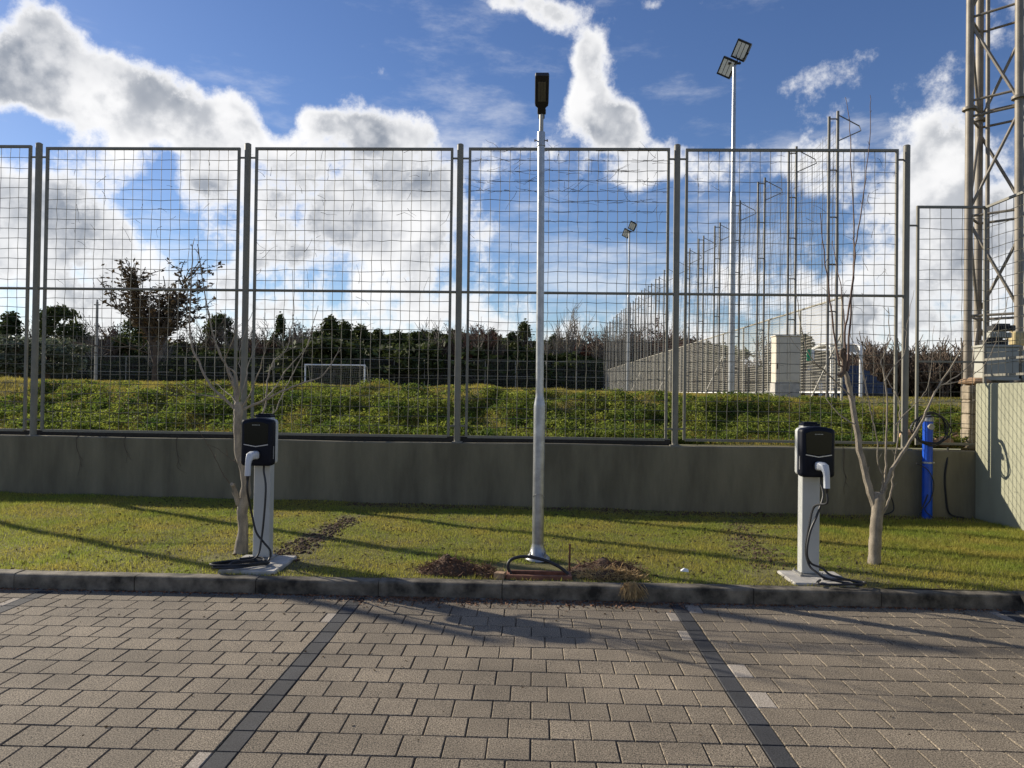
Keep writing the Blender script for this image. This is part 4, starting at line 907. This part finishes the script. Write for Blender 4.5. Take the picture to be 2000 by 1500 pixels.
m.build('wire_mesh', M_DFENCE, ff, kind='stuff')

# goal
gl, gr_ = atY(596, 740, 56).x, atY(712, 740, 56).x; gz = atY(655, 713, 56).z; e = empty('football_goal', ((gl + gr_) / 2, 56, FIELD_Z), 'white small football goal with net on the far part of the pitch', 'goal')
for x in (gl, gr_): m = MB(); m.tube([(x, 56, FIELD_Z - .05), (x, 56, gz)], .06, 10); m.build('post', M_WHITE, e, True)
m = MB(); m.tube([(gl - .06, 56, gz), (gr_ + .06, 56, gz)], .06, 10); m.build('crossbar', M_WHITE, e, True)
for x in (gl, gr_): m = MB(); m.tube([(x, 56.05, gz - .03), (x, 56.8, gz - .1), (x, 57.6, FIELD_Z + .05), (x, 56.05, FIELD_Z + .05)], .025, 6); m.build('stanchion', M_FMESH, e, True)
m = MB()
for k in range(32):
    x = gl + (gr_ - gl) * k / 31; m.tube([(x, 56.8, gz - .1), (x, 57.6, FIELD_Z + .05)], .006, 3, False)
for j in range(14):
    t = j / 13; m.tube([(gl, 56.8 + .8 * t, gz - .1 - (gz - .15 - FIELD_Z) * t), (gr_, 56.8 + .8 * t, gz - .1 - (gz - .15 - FIELD_Z) * t)], .006, 3, False)
m.build('netting', M_FMESH, e, kind='stuff')

# cream cabinet
c0 = atY(1512, 770, 16.0); c1 = atY(1562, 770, 16.0); zt_ = atY(1535, 657, 16.0).z; e = empty('cable_cabinet', ((c0.x + c1.x) / 2, 16.1, FIELD_Z - .05), 'cream roadside cable cabinet on concrete foot beside the pitch', 'cabinet')
zb = 1.5; xm = c0.x + (c1.x - c0.x) * .42
m = MB(); m.box(c0.x, c1.x - .02, 15.95, 16.3, zb, zb + .42, .01); m.build('concrete_foot', M_SLAB, e)
m = MB(); m.box(c0.x + .02, c1.x, 15.97, 16.28, zb + .42, zt_, .01); m.build('body', M_CABI, e)
m = MB(); m.box(c0.x + .03, c0.x + .26, 15.96, 15.968, zb + .46, zt_ - .04, .002); m.box(c0.x + .275, c1.x - .01, 15.96, 15.968, zb + .46, zt_ - .04, .002); dr = m.build('door', M_CABI, e)
m = MB(); m.box(c0.x + .04, c0.x + .06, 15.945, 15.96, zb + .72, zb + .84); m.build('handle', M_BLACK, dr)
m = MB(); m.box(c0.x, c1.x + .02, 15.95, 16.3, zt_, zt_ + .025, .006); m.build('roof', M_CABI, e)
m = MB(); q = atY(1584, 693, 16.68); m.box(q.x - .1, q.x, 16.66, 16.672, q.z - .14, q.z + .12); sgn = m.build('sign_plate', M_GREEN, None, origin=(q.x, 16.66, q.z)); tag(sgn, 'small green and white plate fixed on the first ladder post', 'sign')
m = MB(); m.box(q.x + .001, q.x + .07, 16.66, 16.672, q.z - .14, q.z + .12); m.build('white_half', M_WHITE, sgn)
# team shelter and bleacher
e = empty('team_shelter', (8.7, 20, FIELD_Z), 'white tube-framed team shelter with clear curved roof', 'shelter')
x0, x1 = atY(1612, 720, 20).x, atY(1668, 720, 20).x; zr = atY(1640, 672, 20).z
for x in (x0, x1): m = MB(); m.tube(smoothpath([(x, 19.6, FIELD_Z - .1), (x, 19.6, zr - .25), (x, 19.75, zr - .06), (x, 20.2, zr), (x, 20.9, zr - .1)], 4), .045, 8); m.build('frame_tube', M_WHITE, e, True)
m = MB(); m.loft([[(x0, y, z), (x1, y, z), (x1, y, z + .012), (x0, y, z + .012)] for y, z in ((19.62, zr - .24), (19.76, zr - .04), (20.2, zr + .02), (20.9, zr - .08))]); m.build('roof_sheet', M_FMESH, e)
m = MB(); m.box(x0, x1, 20.92, 20.95, FIELD_Z, zr - .12); m.build('back_panel', M_MEMB, e)
m = MB(); m.box(x0 + .05, x1 - .05, 20.4, 20.75, FIELD_Z + .42, FIELD_Z + .47, .01); m.box(x0 + .1, x0 + .14, 20.45, 20.7, FIELD_Z - .05, FIELD_Z + .42); m.box(x1 - .14, x1 - .1, 20.45, 20.7, FIELD_Z - .05, FIELD_Z + .42); m.build('bench', M_SEAT, e)
e = empty('bleacher', (10, 24, FIELD_Z), 'small bleacher with rows of dark blue seats beyond the side fence', 'bleacher')
x0, x1 = atY(1606, 740, 24).x, atY(1722, 740, 24).x
m = MB()
for k in range(5): m.box(x0, x1, 23 + .5 * k, 23.5 + .5 * k - .002, FIELD_Z - .1, FIELD_Z + .12 + .2 * k)
m.build('steps', M_MEMB, e)
ns = 8
for k in range(5):
    for j in range(ns):
        xx = x0 + (x1 - x0) * (j + .5) / ns; yy = 23.2 + .5 * k; z = FIELD_Z + .12 + .2 * k
        m = MB(); m.box(xx - .11, xx + .11, yy - .1, yy + .12, z, z + .05, .015); m.box(xx - .11, xx + .11, yy + .1, yy + .13, z + .04, z + .2, .012); m.build('seat', M_SEAT, e)

# ------------------------------------------------------------------ trees and shrubs beyond
def crown_pts(n, rx, ry, rz, cz, nclump, kind):
    k = rng.random(nclump); a = rng.uniform(0, 2 * np.pi, nclump); t = rng.random(nclump)
    if kind == 'cone': h = t ** 1.3; rad = (1 - h) ** .7 * (.55 + .45 * rng.random(nclump))
    elif kind == 'column': h = t; rad = np.sqrt(np.clip(1 - np.abs(2 * h - .85) ** 3, .05, 1)) * (.5 + .5 * rng.random(nclump))
    else: h = t; rad = np.sqrt(np.clip(1 - (2 * h - 1) ** 2, 0.02, 1)) * (.45 + .55 * rng.random(nclump) ** .5)
    C_ = np.stack([rx * rad * np.cos(a), ry * rad * np.sin(a), cz + rz * (2 * h - 1)], -1)
    m = n // nclump; P_ = np.repeat(C_, m, 0) + rng.normal(0, 1, (nclump * m, 3)) * np.array([rx, ry, rz * .6]) * .13
    return P_
def branchy(mb, p, d, l, r, depth, spread=.55, up=.12, n=4):
    q = p; pts = [p]; 
    for _ in range(3): d = (d + Vector((random.gauss(0, .14), random.gauss(0, .14), random.gauss(up, .1)))).normalized(); q = q + d * l / 3; pts.append(q)
    r = max(r, .022); mb.tube(pts, [r, r * .85, r * .75, r * .6], 4 if depth > 1 else 3, False)
    if depth == 0: return
    for k in range(n):
        s_ = pts[1 + k % 3]; dd = (d + Vector((random.gauss(0, spread), random.gauss(0, spread), random.gauss(.1, spread * .6)))).normalized()
        branchy(mb, s_, dd, l * random.uniform(.55, .8), r * .55, depth - 1, spread, up, n)
PROTO = {}
def proto(key):
    if key in PROTO: return PROTO[key]
    kind, v = key; tr = MB(); parts = []
    if kind in ('pine', 'cypress', 'broad', 'olive', 'shrub'):
        spec = {'pine': (1.9, 7.5, 5200, 'cone', M_EVER, .2), 'cypress': (1.5, 7.0, 5200, 'column', M_EVER, .18), 'broad': (2.6, 6.5, 5600, 'ball', M_EVER, .2), 'olive': (2.0, 3.4, 4200, 'ball', M_OLIVE, .12), 'shrub': (1.7, 2.6, 3600, 'ball', M_EVER, .15)}[kind]
        rx, H_, n, sh, mt, ls = spec; base = {'pine': .5, 'cypress': .3, 'broad': 1.2, 'olive': .9, 'shrub': .1}[kind]
        Pn = crown_pts(n, rx, rx, (H_ - base) / 2, (H_ + base) / 2, 60 + 20 * v, sh)
        tr.tube([(0, 0, -.1), (.05, 0, H_ * .4), (0, .05, H_ * .8)], [.16, .11, .03], 7)
        for k in range(7): a = random.uniform(0, 6.28); z = H_ * random.uniform(.25, .7); tr.tube([(0, 0, z), (rx * .5 * math.cos(a), rx * .5 * math.sin(a), z + .5)], [.05, .015], 5)
        leafs = leaves(Pn, ls * (.6 + .8 * rng.random(len(Pn))), .2)
        parts = [('crown', leafs, mt)]; tm = M_DTWIG
    else:
        d, tm = {'bare': (4, M_DTWIG), 'birch': (4, M_PTWIG), 'russet': (4, M_RTWIG), 'sparse': (4, M_DTWIG), 'thicket': (3, M_DTWIG)}[kind]
        if kind == 'thicket':
            for k in range(9): branchy(tr, Vector((random.gauss(0, .6), random.gauss(0, .4), 0)), Vector((random.gauss(0, .3), random.gauss(0, .3), 1)).normalized(), 1.5, .035, 3, .5, .15, 4)
        else:
            tr.tube([(0, 0, -.1), (.03, 0, 1.2), (0, 0, 2.4)], [.15, .12, .1] if kind != 'sparse' else [.1, .075, .06], 7)
            for k in range(5): branchy(tr, Vector((0, 0, 1.3 + .28 * k)), Vector((random.gauss(0, .5), random.gauss(0, .5), 1)).normalized(), 2.6 if kind == 'birch' else 2.1, .055 if kind == 'sparse' else .1, d - 1, .42 if kind == 'birch' else .6, .1, 4)
        if kind in ('sparse', 'russet'):
            V = np.array(tr.V); V = V[V[:, 2] > 2.6]; n = 2600 if kind == 'sparse' else 1800; i = rng.integers(0, len(V), n)
            parts = [('crown', leaves(V[i] + rng.normal(0, .07, (n, 3)), .11 * (.6 + .8 * rng.random(n))), M_DLEAF if kind == 'sparse' else M_RTWIG)]
    me = bpy.data.meshes.new('trunk'); me.from_pydata(tr.V, [], tr.F); me.materials.append(tm); me.update()
    out_ = [('trunk', me)]
    for nm, lv, mt in parts:
        o = npmesh(nm, lv, 4, mt); out_.append((nm, o.data)); bpy.data.objects.remove(o)
    hmax = max(v[2] for v in tr.V) if not parts else max(max(v[2] for v in tr.V) * 0, float(parts[0][1][..., 2].max()))
    PROTO[key] = (out_, hmax); return PROTO[key]
LBL = {'pine': ('evergreen_tree', 'dark pointed evergreen tree beyond the far end fence', 'evergreen trees beyond the far fence'), 'cypress': ('cypress_tree', 'dark bushy cypress tree beyond the far end fence', 'cypress trees beyond the far fence'),
       'broad': ('evergreen_tree', 'broad dark evergreen tree beyond the far end fence', 'broad evergreens beyond the far fence'), 'olive': ('olive_tree', 'silvery grey-green olive tree left of the pitch', 'olive trees left of the pitch'),
       'shrub': ('dark_shrub', 'low dark shrub in the hedge behind the far fence', 'hedge shrubs behind the far fence'), 'bare': ('bare_tree', 'leafless dark twiggy tree in the far tree line', 'leafless trees in the far tree line'),
       'birch': ('bare_tree', 'pale slender leafless tree rising above the far hedge', 'pale leafless trees'), 'russet': ('russet_tree', 'reddish-brown winter tree in the far tree line', 'reddish winter trees'),
       'sparse': ('sparse_tree', 'tall sparse tree with dark clinging leaves above the left tree line', None), 'thicket': ('bare_shrub', 'leafless brown thicket shrub behind the side fence', 'leafless thickets')}
def plant(kind, px, ytop, Y, wide=1.0, v=0, lab=None, zb=None, grp=None):
    parts, hm = proto((kind, v)); top = atY(px, ytop, Y); zb = FIELD_Z - .05 if zb is None else zb; s_ = (top.z - zb) / hm
    nm, label, g0 = LBL[kind]; grp = grp or (None if lab else g0)
    e = empty(nm, (top.x, Y, zb), lab or label, 'shrub' if kind in ('shrub', 'thicket') else 'tree', grp)
    e.rotation_euler = (0, 0, random.uniform(0, 6.28)); e.scale = (s_ * wide, s_ * wide, s_)
    for n_, me in parts: link(n_, me, e)
for x, yt, k, w_ in ((-60, 610, 'pine', 1), (20, 606, 'pine', 1.1), (75, 600, 'bare', 1), (120, 590, 'broad', .8), (150, 600, 'bare', .9), (205, 618, 'russet', .9), (245, 622, 'bare', 1), (280, 612, 'broad', .9), (400, 612, 'bare', 1), (430, 606, 'broad', .6),
                     (470, 625, 'bare', 1), (505, 610, 'bare', 1), (548, 608, 'cypress', .6), (575, 612, 'bare', 1), (600, 618, 'russet', 1), (648, 612, 'cypress', 1.25), (672, 622, 'cypress', 1.1), (705, 628, 'cypress', 1.1), (740, 640, 'pine', 1), (775, 642, 'cypress', 1.1), (812, 646, 'pine', 1.1),
                     (850, 640, 'cypress', 1), (880, 622, 'bare', 1), (905, 632, 'russet', .9), (935, 640, 'bare', 1), (965, 640, 'cypress', 1), (1000, 646, 'pine', 1), (1024, 622, 'cypress', .8), (1048, 640, 'bare', .8), (1080, 650, 'cypress', 1), (1150, 634, 'russet', 1.1), (1175, 640, 'bare', 1),
                     (1205, 650, 'russet', 1), (1235, 650, 'broad', .8), (1270, 648, 'bare', 1), (1300, 655, 'broad', .8), (1335, 655, 'pine', .9), (1370, 660, 'bare', 1)):
    plant(k, x, yt, random.uniform(76, 84), w_, random.randrange(2))
for _k in range(46):
    xx = random.choice((random.uniform(-60, 620), random.uniform(860, 960), random.uniform(1040, 1390))); plant(random.choice(('bare', 'bare', 'russet', 'birch')), xx, random.uniform(618, 668), random.uniform(71.5, 76), random.uniform(.7, 1.1), random.randrange(2))
for x in (1112, 1095): plant('birch', x, 582 if x == 1112 else 615, 74, .75, 0)
plant('sparse', 305, 498, 62, 1.45)
for k in range(36): plant('shrub', -80 + k * 42 + random.uniform(-12, 12), (lambda q: np.interp(q, [0, 560, 640, 1000, 1060, 1400], [684, 684, 662, 664, 686, 690]))(-80 + k * 42) + random.uniform(-10, 10), random.uniform(72.5, 75), random.uniform(1.0, 1.5), k % 2)
for k in range(24): plant('shrub', -80 + k * 62 + random.uniform(-12, 12), (lambda q: np.interp(q, [0, 560, 640, 1000, 1060, 1400], [664, 660, 648, 650, 664, 668]))(-80 + k * 62) + random.uniform(-8, 8), random.uniform(86, 92), random.uniform(1.2, 1.8), k % 2)
for x, yt in ((-30, 660), (40, 655), (95, 658)): plant('olive', x, yt, 44 + x * .02, 1.1, 0)
plant('bare', 1492, 628, 40, .9, 1, 'leafless dark tree seen through the net behind the side fence'); plant('pine', 1572, 650, 44, 1.2, 1, 'dark evergreen tree seen between net post and cream cabinet')
for x, yt, Y in ((1400, 690, 36), (1450, 692, 33), (1520, 690, 30), (1590, 690, 31), (1640, 692, 32), (1690, 672, 31), (1715, 652, 29), (1742, 660, 28), (1775, 668, 30), (1810, 664, 29), (1840, 655, 27), (1870, 668, 28), (1910, 664, 27), (1960, 668, 27)):
    plant('thicket', x, yt, Y, 1.3, 0)
for x, yt, Y in ((1420, 715, 38), (1480, 712, 36), (1550, 708, 35), (1620, 705, 36), (1680, 692, 34), (1730, 688, 33), (1790, 690, 33), (1850, 688, 32), (1910, 690, 32), (1970, 690, 32)):
    plant('shrub', x, yt, Y, 1.5, 1, 'low dark shrub in the hedge behind the bleacher', grp='hedge shrubs behind the bleacher')
# sunlit strip left of the pitch and the utility pole
c0 = atY(-40, 728, 42); m = MB(); rings = []
for x in np.linspace(-40, -26.2, 12): rings.append([(x, 40, FIELD_Z - .1), (x, 41, FIELD_Z + .35 + .15 * (float(vnoise(x, 0, .6, 71)) - .5) - .025 * (x + 40)), (x, 43, FIELD_Z + .5 - .025 * (x + 40)), (x, 46, FIELD_Z - .1)])
m.loft(rings); tag(m.build('grass_mound', M_FIELD, smooth=True), kind='structure')
m = MB(); q = atY(187, 740, 66); qt = atY(187, 590, 66); m.tube([(q.x, 66, FIELD_Z - .1), (q.x, 66, qt.z)], [.16, .11], 10); m.box(q.x - .3, q.x + .3, 65.96, 66.04, qt.z - .3, qt.z - .2); m.box(q.x - .03, q.x + .03, 65.9, 66.1, qt.z - .02, qt.z + .25)
tag(m.build('utility_pole', M_GALV2, origin=(q.x, 66, FIELD_Z)), 'plain grey utility pole among the left tree line', 'pole')

# thin roots hanging down the face of the low wall
for px, y0, y1, lab in ((150, 862, 930, 'thin dark root trailing down the low wall near its far bay'), (243, 862, 905, 'short dark root trailing down the low wall behind the pruned tree'), (345, 865, 925, 'dark root stain strand on the low wall next to the pruned tree'), (1648, 905, 965, 'thin root strand on the low wall behind the whip tree')):
    m = MB(); pts = [Vector((atY(px, y0, WALL_Y).x, WALL_Y + .05, WALL_TOP + .01)), Vector((atY(px, y0, WALL_Y).x, WALL_Y - .012, WALL_TOP - .01))] + [atY(px + (k - 1) * random.uniform(0, 5), y0 + (y1 - y0) * k / 5, WALL_Y - .012) for k in range(1, 6)]
    m.tube(smoothpath(pts, 3), [.005 * (1 - .04 * k) for k in range(19)], 4)
    for k in (3, 4): m.tube([pts[k], pts[k] + Vector((random.uniform(.02, .06), 0, -.07))], .002, 3)
    tag(m.build('hanging_root', M_DTWIG, origin=pts[0]), lab, 'root')

n = 260; x = rng.uniform(-4.5, 3.7, n); y = KERB_Y - .05 - 2.6 * rng.random(n) ** 2.2
tag(npmesh('paving_litter', leaves(np.stack([x, y, np.full(n, .005)], -1), .004 + .009 * rng.random(n), .8), 4, M_DLEAF, kind='stuff'), 'tiny leaf scraps and grit scattered over the block paving', 'debris')
